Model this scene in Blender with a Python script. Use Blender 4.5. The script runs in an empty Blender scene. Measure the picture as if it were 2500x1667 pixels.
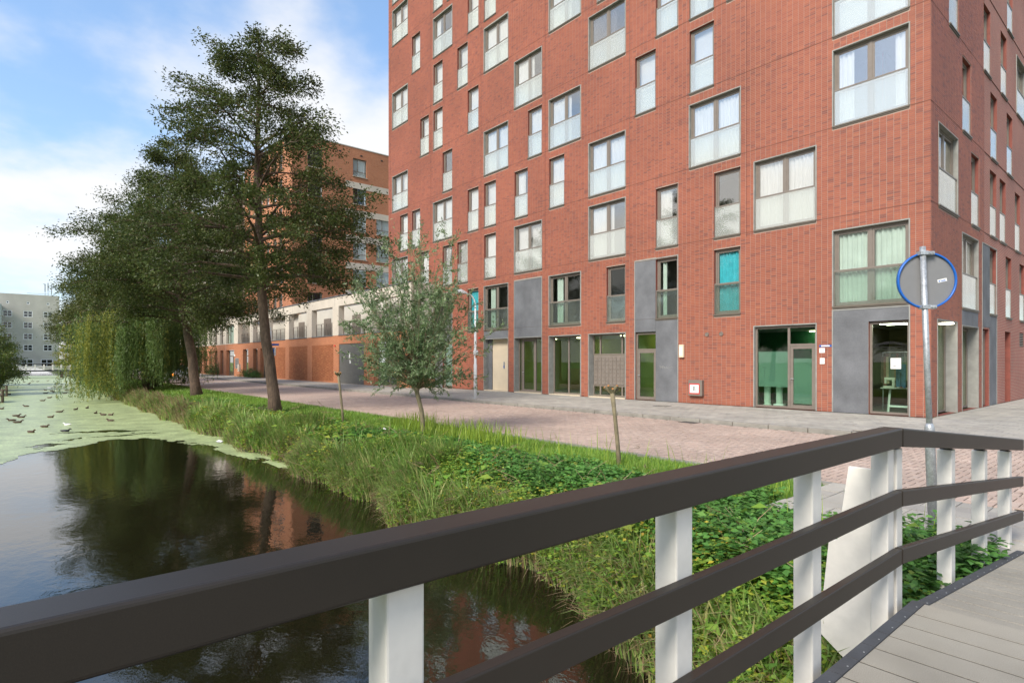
import bpy, math, random
import numpy as np
from mathutils import Vector, Matrix, noise as mnoise
R = math.radians
rng = np.random.default_rng(7)
random.seed(7)
scene = bpy.context.scene
COL = scene.collection
# ---------------------------------------------------------------- camera, world, sun, exposure
EYE = 1.65
cam_d = bpy.data.cameras.new('camera'); cam = bpy.data.objects.new('camera', cam_d); COL.objects.link(cam)
cam.location = (0, 0, EYE); cam.rotation_euler = (R(90), 0, R(49.75))
cam_d.sensor_width = 36; cam_d.lens = 36 * 1426 / 2500; cam_d.shift_y = 48.5 / 2500
cam_d.clip_start = 0.05; cam_d.clip_end = 3000
scene.camera = cam
world = bpy.data.worlds.new('World'); scene.world = world; world.use_nodes = True
SUN_EL, SUN_AZ = 38, 168          # azimuth clockwise from +Y
nt = world.node_tree; nt.nodes.clear()
def N(nt, t, **kw):
    n = nt.nodes.new(t)
    for k, v in kw.items(): setattr(n, k, v)
    return n
def sky_nodes():
    L = nt.links.new
    sky = N(nt, 'ShaderNodeTexSky', sky_type='NISHITA', sun_disc=False)
    sky.sun_elevation = R(SUN_EL); sky.sun_rotation = R(SUN_AZ); sky.air_density = 1.0; sky.dust_density = 1.2; sky.ozone_density = 1.5
    tc = N(nt, 'ShaderNodeTexCoord'); sep = N(nt, 'ShaderNodeSeparateXYZ'); L(tc.outputs['Generated'], sep.inputs[0])
    mz = N(nt, 'ShaderNodeMath', operation='MAXIMUM'); L(sep.outputs['Z'], mz.inputs[0]); mz.inputs[1].default_value = 0
    az = N(nt, 'ShaderNodeMath', operation='ADD'); L(mz.outputs[0], az.inputs[0]); az.inputs[1].default_value = 0.28
    dv = N(nt, 'ShaderNodeVectorMath', operation='DIVIDE'); L(tc.outputs['Generated'], dv.inputs[0])
    cb = N(nt, 'ShaderNodeCombineXYZ')
    for i in range(3): L(az.outputs[0], cb.inputs[i])
    L(cb.outputs[0], dv.inputs[1])
    mp = N(nt, 'ShaderNodeMapping'); L(dv.outputs[0], mp.inputs[0]); mp.inputs['Location'].default_value = (22.1, 22.62, 10.4); mp.inputs['Scale'].default_value = (1.0, 1.0, 1.6)
    nz = N(nt, 'ShaderNodeTexNoise'); L(mp.outputs[0], nz.inputs['Vector'])
    nz.inputs['Scale'].default_value = 1.15; nz.inputs['Detail'].default_value = 7; nz.inputs['Roughness'].default_value = 0.52
    # more cloud towards the horizon, all the way round
    hz = N(nt, 'ShaderNodeMapRange'); L(mz.outputs[0], hz.inputs[0])
    hz.inputs[1].default_value = 0.0; hz.inputs[2].default_value = 0.62; hz.inputs[3].default_value = 0.16; hz.inputs[4].default_value = -0.05
    ad = N(nt, 'ShaderNodeMath', operation='ADD'); L(nz.outputs[0], ad.inputs[0]); L(hz.outputs[0], ad.inputs[1])
    rp = N(nt, 'ShaderNodeMapRange', interpolation_type='SMOOTHSTEP'); L(ad.outputs[0], rp.inputs[0])
    rp.inputs[1].default_value = 0.455; rp.inputs[2].default_value = 0.62; rp.inputs[3].default_value = 0.0; rp.inputs[4].default_value = 0.96
    cc = N(nt, 'ShaderNodeMixRGB'); L(nz.outputs[0], cc.inputs[0]); cc.inputs[1].default_value = (5.5, 5.45, 5.4, 1); cc.inputs[2].default_value = (4.5, 4.55, 4.7, 1)
    lift = N(nt, 'ShaderNodeMixRGB', blend_type='ADD'); lift.inputs[0].default_value = 1; L(sky.outputs[0], lift.inputs[1]); lift.inputs[2].default_value = (0.45, 0.85, 1.45, 1)
    mx = N(nt, 'ShaderNodeMixRGB'); L(rp.outputs[0], mx.inputs[0]); L(lift.outputs[0], mx.inputs[1]); L(cc.outputs[0], mx.inputs[2])
    bg = N(nt, 'ShaderNodeBackground'); L(mx.outputs[0], bg.inputs[0]); bg.inputs[1].default_value = 0.1
    out = N(nt, 'ShaderNodeOutputWorld'); L(bg.outputs[0], out.inputs[0])
sky_nodes()
sun_d = bpy.data.lights.new('sun', 'SUN'); sun = bpy.data.objects.new('sun', sun_d); COL.objects.link(sun)
sun_d.energy = 2.25; sun_d.angle = R(22); sun_d.color = (1.0, 0.93, 0.82)
sun.rotation_euler = (R(90 - SUN_EL), 0, R(-SUN_AZ + 180))
scene.view_settings.view_transform = 'Standard'; scene.view_settings.look = 'None'
scene.view_settings.exposure = 1.05; scene.view_settings.gamma = 1
scene.cycles.max_bounces = 7; scene.cycles.transparent_max_bounces = 12; scene.cycles.glossy_bounces = 3
scene.cycles.sample_clamp_indirect = 6
# ---------------------------------------------------------------- materials
MATS = {}
def mat_base(name):
    m = bpy.data.materials.new(name); m.use_nodes = True; t = m.node_tree; t.nodes.clear()
    o = t.nodes.new('ShaderNodeOutputMaterial'); MATS[name] = m
    return m, t, o
def ramp(t, stops):
    r = t.nodes.new('ShaderNodeValToRGB'); e = r.color_ramp.elements
    while len(e) > 1: e.remove(e[-1])
    e[0].position = stops[0][0]; e[0].color = (*stops[0][1], 1)
    for p, c in stops[1:]:
        x = e.new(p); x.color = (*c, 1)
    return r
def noise(t, scale, detail=4, vec=None, rough=.55):
    n = t.nodes.new('ShaderNodeTexNoise'); n.inputs['Scale'].default_value = scale; n.inputs['Detail'].default_value = detail; n.inputs['Roughness'].default_value = rough
    if vec is not None: t.links.new(vec, n.inputs['Vector'])
    return n
def randval(t):
    g = t.nodes.new('ShaderNodeNewGeometry'); oi = t.nodes.new('ShaderNodeObjectInfo')
    a = N(t, 'ShaderNodeMath', operation='ADD'); t.links.new(g.outputs['Random Per Island'], a.inputs[0]); t.links.new(oi.outputs['Random'], a.inputs[1])
    f = N(t, 'ShaderNodeMath', operation='FRACT'); t.links.new(a.outputs[0], f.inputs[0])
    return f.outputs[0]
def mk(name, base, rough=.6, var=.15, vscale=2.0, bump=0, bscale=40, stops=None, spec=.5, metal=0, fine=0.0, fscale=90, coat=0, stretch=None):
    """plain painted / mineral surface with blotches, fine grain and small relief; stops = colours picked per piece"""
    m, t, o = mat_base(name); L = t.links.new
    p = t.nodes.new('ShaderNodeBsdfPrincipled'); L(p.outputs[0], o.inputs[0])
    p.inputs['Roughness'].default_value = rough; p.inputs['Metallic'].default_value = metal; p.inputs['Specular IOR Level'].default_value = spec
    if coat: p.inputs['Coat Weight'].default_value = coat; p.inputs['Coat Roughness'].default_value = .1
    g = t.nodes.new('ShaderNodeNewGeometry'); vec = g.outputs['Position']
    if stretch:
        mp = t.nodes.new('ShaderNodeMapping'); L(vec, mp.inputs[0]); mp.inputs['Scale'].default_value = stretch; vec = mp.outputs[0]
    if stops:
        r = ramp(t, stops); L(randval(t), r.inputs[0]); colr = r.outputs[0]
    else:
        rgb = t.nodes.new('ShaderNodeRGB'); rgb.outputs[0].default_value = (*base, 1); colr = rgb.outputs[0]
    n = noise(t, vscale, 5, vec)
    mr = t.nodes.new('ShaderNodeMapRange'); L(n.outputs[0], mr.inputs[0]); mr.inputs[1].default_value = .3; mr.inputs[2].default_value = .7
    mr.inputs[3].default_value = 1 - var; mr.inputs[4].default_value = 1 + var
    mul = N(t, 'ShaderNodeVectorMath', operation='SCALE'); L(colr, mul.inputs[0]); L(mr.outputs[0], mul.inputs['Scale']); c = mul.outputs[0]
    if fine:
        n2 = noise(t, fscale, 2, vec)
        m2 = t.nodes.new('ShaderNodeMapRange'); L(n2.outputs[0], m2.inputs[0]); m2.inputs[1].default_value = .3; m2.inputs[2].default_value = .7
        m2.inputs[3].default_value = 1 - fine; m2.inputs[4].default_value = 1 + fine
        mu2 = N(t, 'ShaderNodeVectorMath', operation='SCALE'); L(c, mu2.inputs[0]); L(m2.outputs[0], mu2.inputs['Scale']); c = mu2.outputs[0]
    L(c, p.inputs['Base Color'])
    if bump:
        nb = noise(t, bscale, 4, vec); b = t.nodes.new('ShaderNodeBump'); b.inputs['Strength'].default_value = bump; b.inputs['Distance'].default_value = .01
        L(nb.outputs[0], b.inputs['Height']); L(b.outputs[0], p.inputs['Normal'])
    return m
def brickwall(name, c1, c2, mortar, w=.19, h=.0625, ms=.009, var=.16, bump=.35, offset=0.0):
    m, t, o = mat_base(name); L = t.links.new
    p = t.nodes.new('ShaderNodeBsdfPrincipled'); L(p.outputs[0], o.inputs[0]); p.inputs['Roughness'].default_value = .75
    g = t.nodes.new('ShaderNodeNewGeometry'); s = t.nodes.new('ShaderNodeSeparateXYZ'); L(g.outputs['Position'], s.inputs[0])
    a = N(t, 'ShaderNodeMath', operation='ADD'); L(s.outputs[0], a.inputs[0]); L(s.outputs[1], a.inputs[1])
    cmb = t.nodes.new('ShaderNodeCombineXYZ'); L(a.outputs[0], cmb.inputs[0]); L(s.outputs[2], cmb.inputs[1])
    b = t.nodes.new('ShaderNodeTexBrick'); L(cmb.outputs[0], b.inputs['Vector']); b.offset = offset
    b.inputs['Scale'].default_value = 1; b.inputs['Brick Width'].default_value = w; b.inputs['Row Height'].default_value = h; b.inputs['Mortar Size'].default_value = ms * .5
    b.inputs['Mortar Smooth'].default_value = .1
    b.inputs['Color1'].default_value = (*c1, 1); b.inputs['Color2'].default_value = (*c2, 1); b.inputs['Mortar'].default_value = (*mortar, 1)
    n = noise(t, .35, 6, g.outputs['Position']); mr = t.nodes.new('ShaderNodeMapRange'); L(n.outputs[0], mr.inputs[0]); mr.inputs[1].default_value = .3; mr.inputs[2].default_value = .7
    mr.inputs[3].default_value = 1 - var; mr.inputs[4].default_value = 1 + var
    mul = N(t, 'ShaderNodeVectorMath', operation='SCALE'); L(b.outputs['Color'], mul.inputs[0]); L(mr.outputs[0], mul.inputs['Scale']); L(mul.outputs[0], p.inputs['Base Color'])
    bp = t.nodes.new('ShaderNodeBump'); bp.inputs['Strength'].default_value = bump; bp.inputs['Distance'].default_value = .012; bp.invert = True
    L(b.outputs['Fac'], bp.inputs['Height']); L(bp.outputs[0], p.inputs['Normal'])
    return m
def glassmat(name, ior=1.9, tint=(.86, .92, .9), white=0.0, wcol=(.78, .84, .82), rough=0.0, fmin=0.0):
    m, t, o = mat_base(name); L = t.links.new
    tr = t.nodes.new('ShaderNodeBsdfTransparent'); tr.inputs[0].default_value = (*tint, 1)
    gl = t.nodes.new('ShaderNodeBsdfGlossy'); gl.inputs['Roughness'].default_value = rough; gl.inputs['Color'].default_value = (1, .965, .90, 1)
    g = t.nodes.new('ShaderNodeNewGeometry')
    nb = noise(t, 1.1, 2, g.outputs['Position']); b = t.nodes.new('ShaderNodeBump'); b.inputs['Strength'].default_value = .04; b.inputs['Distance'].default_value = .02
    L(nb.outputs[0], b.inputs['Height']); L(b.outputs[0], gl.inputs['Normal'])
    base = tr.outputs[0]
    if white:
        d = t.nodes.new('ShaderNodeBsdfDiffuse'); d.inputs[0].default_value = (*wcol, 1)
        tl = t.nodes.new('ShaderNodeBsdfTranslucent'); tl.inputs[0].default_value = (*wcol, 1)
        mm = t.nodes.new('ShaderNodeMixShader'); mm.inputs[0].default_value = .25; L(d.outputs[0], mm.inputs[1]); L(tl.outputs[0], mm.inputs[2])
        mw = t.nodes.new('ShaderNodeMixShader'); mw.inputs[0].default_value = white; L(tr.outputs[0], mw.inputs[1]); L(mm.outputs[0], mw.inputs[2]); base = mw.outputs[0]
    f = t.nodes.new('ShaderNodeFresnel'); fi = t.nodes.new('ShaderNodeMapRange'); L(g.outputs['Backfacing'], fi.inputs[0]); fi.inputs[3].default_value = ior; fi.inputs[4].default_value = 1/ior; L(fi.outputs[0], f.inputs[0])
    mx = N(t, 'ShaderNodeMath', operation='MAXIMUM'); L(f.outputs[0], mx.inputs[0]); mx.inputs[1].default_value = fmin
    ms = t.nodes.new('ShaderNodeMixShader'); L(mx.outputs[0], ms.inputs[0]); L(base, ms.inputs[1]); L(gl.outputs[0], ms.inputs[2]); L(ms.outputs[0], o.inputs[0])
    return m
def leafmat(name, stops, trans=.3, rough=.45, var=.25, vscale=.9, spec=.35):
    m, t, o = mat_base(name); L = t.links.new
    r = ramp(t, stops); L(randval(t), r.inputs[0])
    g = t.nodes.new('ShaderNodeNewGeometry'); n = noise(t, vscale, 3, g.outputs['Position'])
    mr = t.nodes.new('ShaderNodeMapRange'); L(n.outputs[0], mr.inputs[0]); mr.inputs[1].default_value = .3; mr.inputs[2].default_value = .7; mr.inputs[3].default_value = 1 - var; mr.inputs[4].default_value = 1 + var
    mul = N(t, 'ShaderNodeVectorMath', operation='SCALE'); L(r.outputs[0], mul.inputs[0]); L(mr.outputs[0], mul.inputs['Scale'])
    p = t.nodes.new('ShaderNodeBsdfPrincipled'); p.inputs['Roughness'].default_value = rough; p.inputs['Specular IOR Level'].default_value = spec; L(mul.outputs[0], p.inputs['Base Color'])
    tl = t.nodes.new('ShaderNodeBsdfTranslucent'); L(mul.outputs[0], tl.inputs[0])
    ms = t.nodes.new('ShaderNodeMixShader'); ms.inputs[0].default_value = trans; L(p.outputs[0], ms.inputs[1]); L(tl.outputs[0], ms.inputs[2]); L(ms.outputs[0], o.inputs[0])
    return m
def emit(name, col, s):
    m, t, o = mat_base(name); e = t.nodes.new('ShaderNodeEmission'); e.inputs[0].default_value = (*col, 1); e.inputs[1].default_value = s; t.links.new(e.outputs[0], o.inputs[0]); return m
RED = [(0, (.295, .088, .050)), (.30, (.335, .104, .056)), (.6, (.31, .092, .052)), (.85, (.275, .082, .050)), (.98, (.20, .068, .048)), (1, (.37, .125, .064))]
M_brick = mk('red_brick', None, .62, .15, .3, .25, 60, stops=RED, fine=.10, fscale=60)
M_mortar = mk('pale_mortar', (.34, .26, .215), .9, .12, 3, .2, 80)
M_wall = brickwall('red_brick_wall', (.34, .080, .047), (.28, .068, .045), (.42, .30, .24), ms=.016)
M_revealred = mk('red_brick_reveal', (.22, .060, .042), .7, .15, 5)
M_orange = brickwall('orange_brick_wall', (.45, .175, .080), (.38, .135, .062), (.44, .26, .17), w=.22, ms=.008, offset=.5, var=.10)
M_orangeb = mk('orange_brick', None, .7, .1, 2, stops=[(0, (.45, .17, .08)), (.5, (.38, .135, .06)), (1, (.48, .20, .09))])
M_holedark = mk('dark_brown_recess', (.10, .045, .025), .9)
M_beige = mk('beige_concrete', (.56, .50, .42), .8, .10, .7, .1, 30, fine=.04, fscale=20)
M_beige2 = mk('grey_beige_render', (.50, .47, .41), .85, .10, .4)
M_trim = mk('grey_concrete_trim', (.27, .27, .25), .8, .15, 4)
M_panel = mk('dark_grey_concrete_panel', (.135, .140, .150), .8, .22, 1.4, .15, 30, fine=.08, fscale=25)
M_frame = mk('taupe_window_frame', (.185, .155, .130), .45, .08, 6)
M_sill = mk('brown_sill', (.135, .115, .09), .5, .1, 5)
M_dark = mk('dark_opening', (.02, .02, .02), .8)
M_inner = mk('room_wall', (.22, .21, .20), .9, .1, .5)
M_glass = glassmat('window_glass', 1.85, (.99, .995, .99), fmin=.24)
M_glassd = glassmat('lower_window_glass', 1.5, (.93, .96, .95))
M_shopglass = glassmat('shop_glass', 1.5, (.80, .90, .84))
M_bal = glassmat('balustrade_glass', 1.75, (.97, .985, .975), white=.22, wcol=(.90, .95, .92), fmin=.16)
M_balc = glassmat('clear_balustrade_glass', 1.5, (.88, .93, .90), white=.04)
M_frost = glassmat('frosted_glass', 1.4, (.6, .75, .68), white=.38, wcol=(.45, .62, .55))
M_curt = mk('white_curtain', (.66, .67, .67), .9, .05, 2); M_curt2 = mk('pale_green_curtain', (.50, .56, .50), .9, .1, 2); M_turq = mk('turquoise_curtain', (.05, .42, .50), .8, .15, 4)
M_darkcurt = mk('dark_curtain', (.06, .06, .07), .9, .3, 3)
M_post = mk('white_painted_timber', (.76, .73, .67), .45, .09, 2.2, .10, 30, fine=.04, fscale=14)
M_rail = mk('brown_powdercoat', (.024, .0180, .0128), .46, .15, 1.5, .03, 300, fine=.12, fscale=400, spec=.45)
M_black = mk('black_rubber', (.012, .012, .012), .6)
M_galv = mk('galvanised_steel', (.42, .44, .46), .45, .25, 14, metal=.55, fine=.18, fscale=60)
M_signback = mk('grey_sign_back', (.20, .20, .205), .5, .05, 8, fine=.06, fscale=250)
M_blue = mk('blue_plastic', (.01, .12, .48), .35, .08, 5)
M_white = mk('white_paint', (.80, .80, .78), .4, .05, 4)
M_lampw = mk('white_lamp_post_paint', (.74, .76, .76), .35, .04, 4)
M_redp = mk('red_paint', (.7, .02, .02), .4, .03, 4)
M_print = mk('dark_print', (.02, .02, .025), .6)
M_plank = mk('grit_coated_deck_board', (.31, .285, .24), .95, .16, 1.6, .5, 260, fine=.22, fscale=260)
M_edge = mk('dark_deck_edging', (.055, .058, .065), .8, .15, 8, .3, 60)
M_paver = mk('pink_clinker_paver', None, .8, .14, .6, .2, 60, stops=[(0, (.42, .31, .255)), (.4, (.46, .35, .285)), (.75, (.38, .29, .24)), (1, (.50, .39, .325))], fine=.08, fscale=70)
M_joint = mk('sandy_joint', (.09, .07, .048), .95, .25, 6, .3, 70)
M_pavefar = brickwall('distant_pavers', (.44, .33, .275), (.39, .30, .25), (.15, .115, .085), w=.2, h=.1, ms=.018, bump=.1, offset=.5)
M_tile = mk('grey_paving_tile', None, .85, .16, .7, .15, 50, stops=[(0, (.34, .315, .275)), (.5, (.385, .36, .31)), (1, (.30, .28, .25))], fine=.08, fscale=70)
M_kerb = mk('concrete_kerb', (.25, .235, .205), .85, .2, 3, .2, 40)
M_soil = mk('bank_soil', (.05, .06, .024), .95, .4, 1.2, .6, 14)
M_lawn = mk('grass_ground', (.10, .20, .030), .95, .35, .7, .6, 25)
def watermat():
    m, t, o = mat_base('canal_water'); L = t.links.new
    p = t.nodes.new('ShaderNodeBsdfPrincipled'); p.inputs['Base Color'].default_value = (.010, .009, .004, 1); p.inputs['Roughness'].default_value = .015; p.inputs['IOR'].default_value = 1.64; p.inputs['Specular IOR Level'].default_value = .6
    g = t.nodes.new('ShaderNodeNewGeometry'); mp = t.nodes.new('ShaderNodeMapping'); L(g.outputs['Position'], mp.inputs[0]); mp.inputs['Scale'].default_value = (1, 1.6, 1); mp.inputs['Rotation'].default_value = (0, 0, R(40))
    n = noise(t, 3.2, 4, mp.outputs[0]); n2 = noise(t, .5, 2, mp.outputs[0])
    mu = N(t, 'ShaderNodeMath', operation='MULTIPLY'); L(n.outputs[0], mu.inputs[0]); L(n2.outputs[0], mu.inputs[1])
    b = t.nodes.new('ShaderNodeBump'); b.inputs['Strength'].default_value = .11; b.inputs['Distance'].default_value = .05; L(mu.outputs[0], b.inputs['Height']); L(b.outputs[0], p.inputs['Normal'])
    L(p.outputs[0], o.inputs[0]); return m
M_water = watermat()
M_weed = mk('duckweed_green', (.39, .46, .23), .38, .26, 1.3, .25, 60, fine=.25, fscale=16, spec=.7)
M_bark = mk('tree_bark', (.105, .070, .048), .9, .35, 5, .9, 22, fine=.3, fscale=18, stretch=(1, 1, .35))
M_bark2 = mk('pale_young_bark', (.20, .165, .10), .8, .25, 9, .4, 40)
M_cut = mk('cut_wood_orange', (.45, .19, .06), .8, .2, 20)
GR = lambda *cs: [(i / (len(cs) - 1), c) for i, c in enumerate(cs)]
M_leafT = leafmat('dark_tree_leaves', GR((.050, .070, .018), (.072, .100, .025), (.098, .130, .033), (.058, .080, .022), (.14, .14, .045)), trans=.35)
M_leafT2 = leafmat('olive_tree_leaves', GR((.050, .062, .016), (.075, .092, .022), (.10, .12, .03), (.14, .135, .035)), trans=.3)
M_will = leafmat('willow_leaves', GR((.08, .145, .04), (.13, .20, .055), (.17, .24, .07), (.10, .165, .045)), trans=.4)
M_willY = leafmat('yellow_willow_leaves', GR((.26, .28, .05), (.34, .33, .06), (.19, .23, .05)), trans=.35)
M_ywill = leafmat('silver_willow_leaves', GR((.09, .155, .055), (.15, .23, .095), (.25, .33, .17), (.11, .18, .065), (.38, .44, .28), (.15, .22, .08)), trans=.35)
M_nett = leafmat('nettle_leaves', GR((.060, .16, .030), (.090, .23, .045), (.12, .30, .055), (.075, .19, .04), (.19, .37, .08)), trans=.25, rough=.5)
M_creep = leafmat('creeper_leaves', GR((.14, .30, .04), (.22, .38, .05), (.11, .24, .04), (.31, .42, .06), (.17, .33, .06), (.42, .43, .06), (.14, .28, .05)), trans=.3)
M_reed = leafmat('reed_blades', GR((.16, .30, .06), (.23, .38, .09), (.32, .43, .14), (.46, .42, .18), (.19, .35, .07), (.34, .42, .11)), trans=.2)
M_dry = leafmat('dry_reed', GR((.30, .20, .11), (.42, .31, .18), (.22, .13, .07), (.50, .40, .26)), trans=.15)
M_grass = leafmat('grass_blades', GR((.12, .24, .03), (.17, .31, .04), (.22, .36, .055), (.29, .38, .08)), trans=.3, vscale=.6)
M_iris = leafmat('yellow_green_blades', GR((.24, .36, .04), (.32, .42, .06), (.18, .30, .04)), trans=.35)
M_duck = mk('brown_duck', (.085, .055, .035), .8, .3, 20); M_duckd = mk('black_coot', (.012, .012, .014), .5); M_gull = mk('white_gull', (.8, .8, .8), .6)
M_timber = mk('weathered_timber', (.12, .09, .065), .9, .3, 8, .4, 30)
M_carb = mk('white_car_paint', (.62, .63, .64), .25, .03, 2, coat=.8); M_cargl = mk('car_glass', (.02, .022, .025), .05, .05, 2, spec=.9)
M_orangel = emit('indicator_light', (1, .35, .05), 2.5)
M_tube = emit('fluorescent_tube', (1, .92, .72), 11.0)
M_downl = emit('ceiling_or_fill_glow', (1, .85, .5), 6.0)
M_exit = emit('exit_sign_green', (.03, .55, .1), 1.2)
M_lobby = mk('lobby_green_wall', (.36, .42, .12), .8, .15, .7); M_lobby2 = mk('lobby_ochre_wall', (.38, .27, .10), .8, .1, 1)
M_green = mk('deep_green_wall', (.03, .26, .12), .7, .1, 1); M_floor = mk('interior_floor', (.2, .19, .17), .5)
M_creamw = mk('cream_entrance_wall', (.62, .52, .38), .7, .05, 2)
M_garage = mk('grey_garage_door', (.125, .125, .12), .6, .1, 3)
M_denim = mk('denim', (.03, .07, .12), .9, .3, 12); M_cloth = mk('hanging_clothes', None, .9, .2, 8, stops=GR((.10, .06, .04), (.03, .03, .05), (.25, .20, .14), (.05, .09, .07), (.18, .05, .04)))
M_skin1 = mk('silver_mailbox', (.20, .17, .145), .45, .1, 5)
# ---------------------------------------------------------------- mesh helpers
class MB:
    def __init__(s): s.v = []; s.f = []; s.m = []
    def quad(s, a, b, c, d, mi=0):
        i = len(s.v); s.v += [a, b, c, d]; s.f.append((i, i+1, i+2, i+3)); s.m.append(mi)
    def box(s, x0, x1, y0, y1, z0, z1, mi=0, skip=''):
        i = len(s.v)
        s.v += [(x0,y0,z0),(x1,y0,z0),(x1,y1,z0),(x0,y1,z0),(x0,y0,z1),(x1,y0,z1),(x1,y1,z1),(x0,y1,z1)]
        F = {'b': (3,2,1,0), 't': (4,5,6,7), 'f': (0,1,5,4), 'k': (2,3,7,6), 'l': (3,0,4,7), 'r': (1,2,6,5)}
        for k, q in F.items():
            if k not in skip: s.f.append(tuple(i+j for j in q)); s.m.append(mi)
        return s
    def prism(s, poly, z0, z1, mi=0):
        n = len(poly); i = len(s.v)
        s.v += [(x, y, z0) for x, y in poly] + [(x, y, z1) for x, y in poly]
        s.f.append(tuple(i+n+k for k in range(n))); s.m.append(mi); s.f.append(tuple(i+n-1-k for k in range(n))); s.m.append(mi)
        for k in range(n): s.f.append((i+k, i+(k+1) % n, i+n+(k+1) % n, i+n+k)); s.m.append(mi)
        return s
    def tube(s, pts, rad, n=8, mi=0, cap=True):
        pts = [Vector(p) for p in pts]
        if not hasattr(rad, '__len__'): rad = [rad] * len(pts)
        i0 = len(s.v); up = None
        for k, p in enumerate(pts):
            d = (pts[min(k+1, len(pts)-1)] - pts[max(k-1, 0)]).normalized()
            if up is None: up = Vector((0, 0, 1)) if abs(d.z) < .9 else Vector((1, 0, 0))
            a = d.cross(up).normalized(); b = a.cross(d).normalized(); up = b
            for j in range(n):
                t = 2*math.pi*j/n; q = p + (a*math.cos(t) + b*math.sin(t)) * rad[k]; s.v.append(tuple(q))
        for k in range(len(pts)-1):
            for j in range(n):
                s.f.append((i0+k*n+j, i0+k*n+(j+1) % n, i0+(k+1)*n+(j+1) % n, i0+(k+1)*n+j)); s.m.append(mi)
        if cap:
            s.f.append(tuple(i0+n-1-j for j in range(n))); s.m.append(mi)
            s.f.append(tuple(i0+(len(pts)-1)*n+j for j in range(n))); s.m.append(mi)
        return s
    def lathe(s, prof, n=16, mi=0, c=(0, 0)):
        i0 = len(s.v)
        for r, z in prof:
            for j in range(n): t = 2*math.pi*j/n; s.v.append((c[0]+r*math.cos(t), c[1]+r*math.sin(t), z))
        for k in range(len(prof)-1):
            for j in range(n): s.f.append((i0+k*n+j, i0+k*n+(j+1) % n, i0+(k+1)*n+(j+1) % n, i0+(k+1)*n+j)); s.m.append(mi)
        s.f.append(tuple(i0+n-1-j for j in range(n))); s.m.append(mi); s.f.append(tuple(i0+(len(prof)-1)*n+j for j in range(n))); s.m.append(mi)
        return s
    def mesh(s, name, mats, smooth=False):
        me = bpy.data.meshes.new(name); me.from_pydata(s.v, [], s.f)
        if not isinstance(mats, (list, tuple)): mats = [mats]
        for m in mats: me.materials.append(m)
        if len(mats) > 1: me.polygons.foreach_set('material_index', s.m)
        if smooth: me.polygons.foreach_set('use_smooth', [True]*len(s.f))
        me.update(); return me
    def obj(s, name, mats, parent=None, loc=(0,0,0), rz=0, smooth=False, bevel=0, seg=2):
        o = link(name, s.mesh(name, mats, smooth), parent, loc, rz)
        if bevel:
            b = o.modifiers.new('bevel', 'BEVEL'); b.width = bevel; b.segments = seg; b.limit_method = 'ANGLE'
            for p in o.data.polygons: p.use_smooth = False
        return o
def link(name, me, parent=None, loc=(0,0,0), rz=0):
    o = bpy.data.objects.new(name, me); COL.objects.link(o); o.location = loc; o.rotation_euler = (0, 0, rz)
    if parent is not None: o.parent = parent
    return o
def B(*a): return MB().box(*a)
def empty(name, loc=(0,0,0), rz=0, parent=None):
    o = link(name, None, parent, loc, rz); o.empty_display_size = .2; return o
def tag(o, label=None, cat=None, group=None, kind=None):
    if label: o['label'] = label
    if cat: o['category'] = cat
    if group: o['group'] = group
    if kind: o['kind'] = kind
    return o
def np_mesh(name, V, F, mats, smooth=False):
    """V (n,3), F (m,k) same-length polygons"""
    V = np.asarray(V, np.float32); F = np.asarray(F, np.int32); me = bpy.data.meshes.new(name)
    m, k = F.shape
    me.vertices.add(len(V)); me.vertices.foreach_set('co', V.ravel()); me.loops.add(m*k); me.loops.foreach_set('vertex_index', F.ravel())
    me.polygons.add(m); me.polygons.foreach_set('loop_start', np.arange(0, m*k, k, dtype=np.int32)); me.polygons.foreach_set('loop_total', np.full(m, k, np.int32))
    if smooth: me.polygons.foreach_set('use_smooth', np.ones(m, bool))
    for mm in (mats if isinstance(mats, (list, tuple)) else [mats]): me.materials.append(mm)
    me.update(calc_edges=True); return me
def nrm(a): return a / np.maximum(np.linalg.norm(a, axis=1, keepdims=True), 1e-9)
def leaf_quads(C, T, Nn, l, w, fold=.25):
    """pointed leaves: base C, direction T, normal Nn"""
    T = nrm(T); S = nrm(np.cross(T, Nn)); U = nrm(np.cross(S, T))
    l = np.broadcast_to(np.asarray(l), (len(C),))[:, None]; w = np.broadcast_to(np.asarray(w), (len(C),))[:, None]
    V = np.stack([C, C + T*l*.45 + S*w*.5 + U*w*fold, C + T*l, C + T*l*.45 - S*w*.5 + U*w*fold], 1).reshape(-1, 3)
    return V, np.arange(len(C)*4).reshape(-1, 4)
def blades(P, D, Ln, W, bend, seg=3):
    """curved grass blades: root P, lean direction D (unit horiz), length, width, bend 0..1.5 rad"""
    n = len(P); S = np.stack([-D[:, 1], D[:, 0], np.zeros(n)], 1); jj = rng.uniform(-.8, .8, (n, 1)); S = nrm(S + D*jj)
    pts = [P]; ang = bend*.15; cur = P.copy()
    for k in range(seg):
        cur = cur + (D*np.sin(ang)[:, None] + np.array([0, 0, 1.])*np.cos(ang)[:, None]) * (Ln/seg)[:, None]; pts.append(cur.copy()); ang = ang + bend/seg*1.1
    V = []; ws = [1, .95, .65, 0.04] if seg == 3 else [1, .7, .04]
    for k in range(seg+1):
        V += [pts[k] + S*(W*ws[k]*.5)[:, None], pts[k] - S*(W*ws[k]*.5)[:, None]]
    V = np.stack(V, 1).reshape(-1, 3); base = (np.arange(n)*(2*(seg+1)))[:, None]
    F = np.concatenate([base + np.array([2*k, 2*k+1, 2*k+3, 2*k+2]) for k in range(seg)], 0)
    return V, F
def merge(parts):
    Vs, Fs, off = [], [], 0
    for V, F in parts: Vs.append(V); Fs.append(F+off); off += len(V)
    return np.concatenate(Vs), np.concatenate(Fs)
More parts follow.
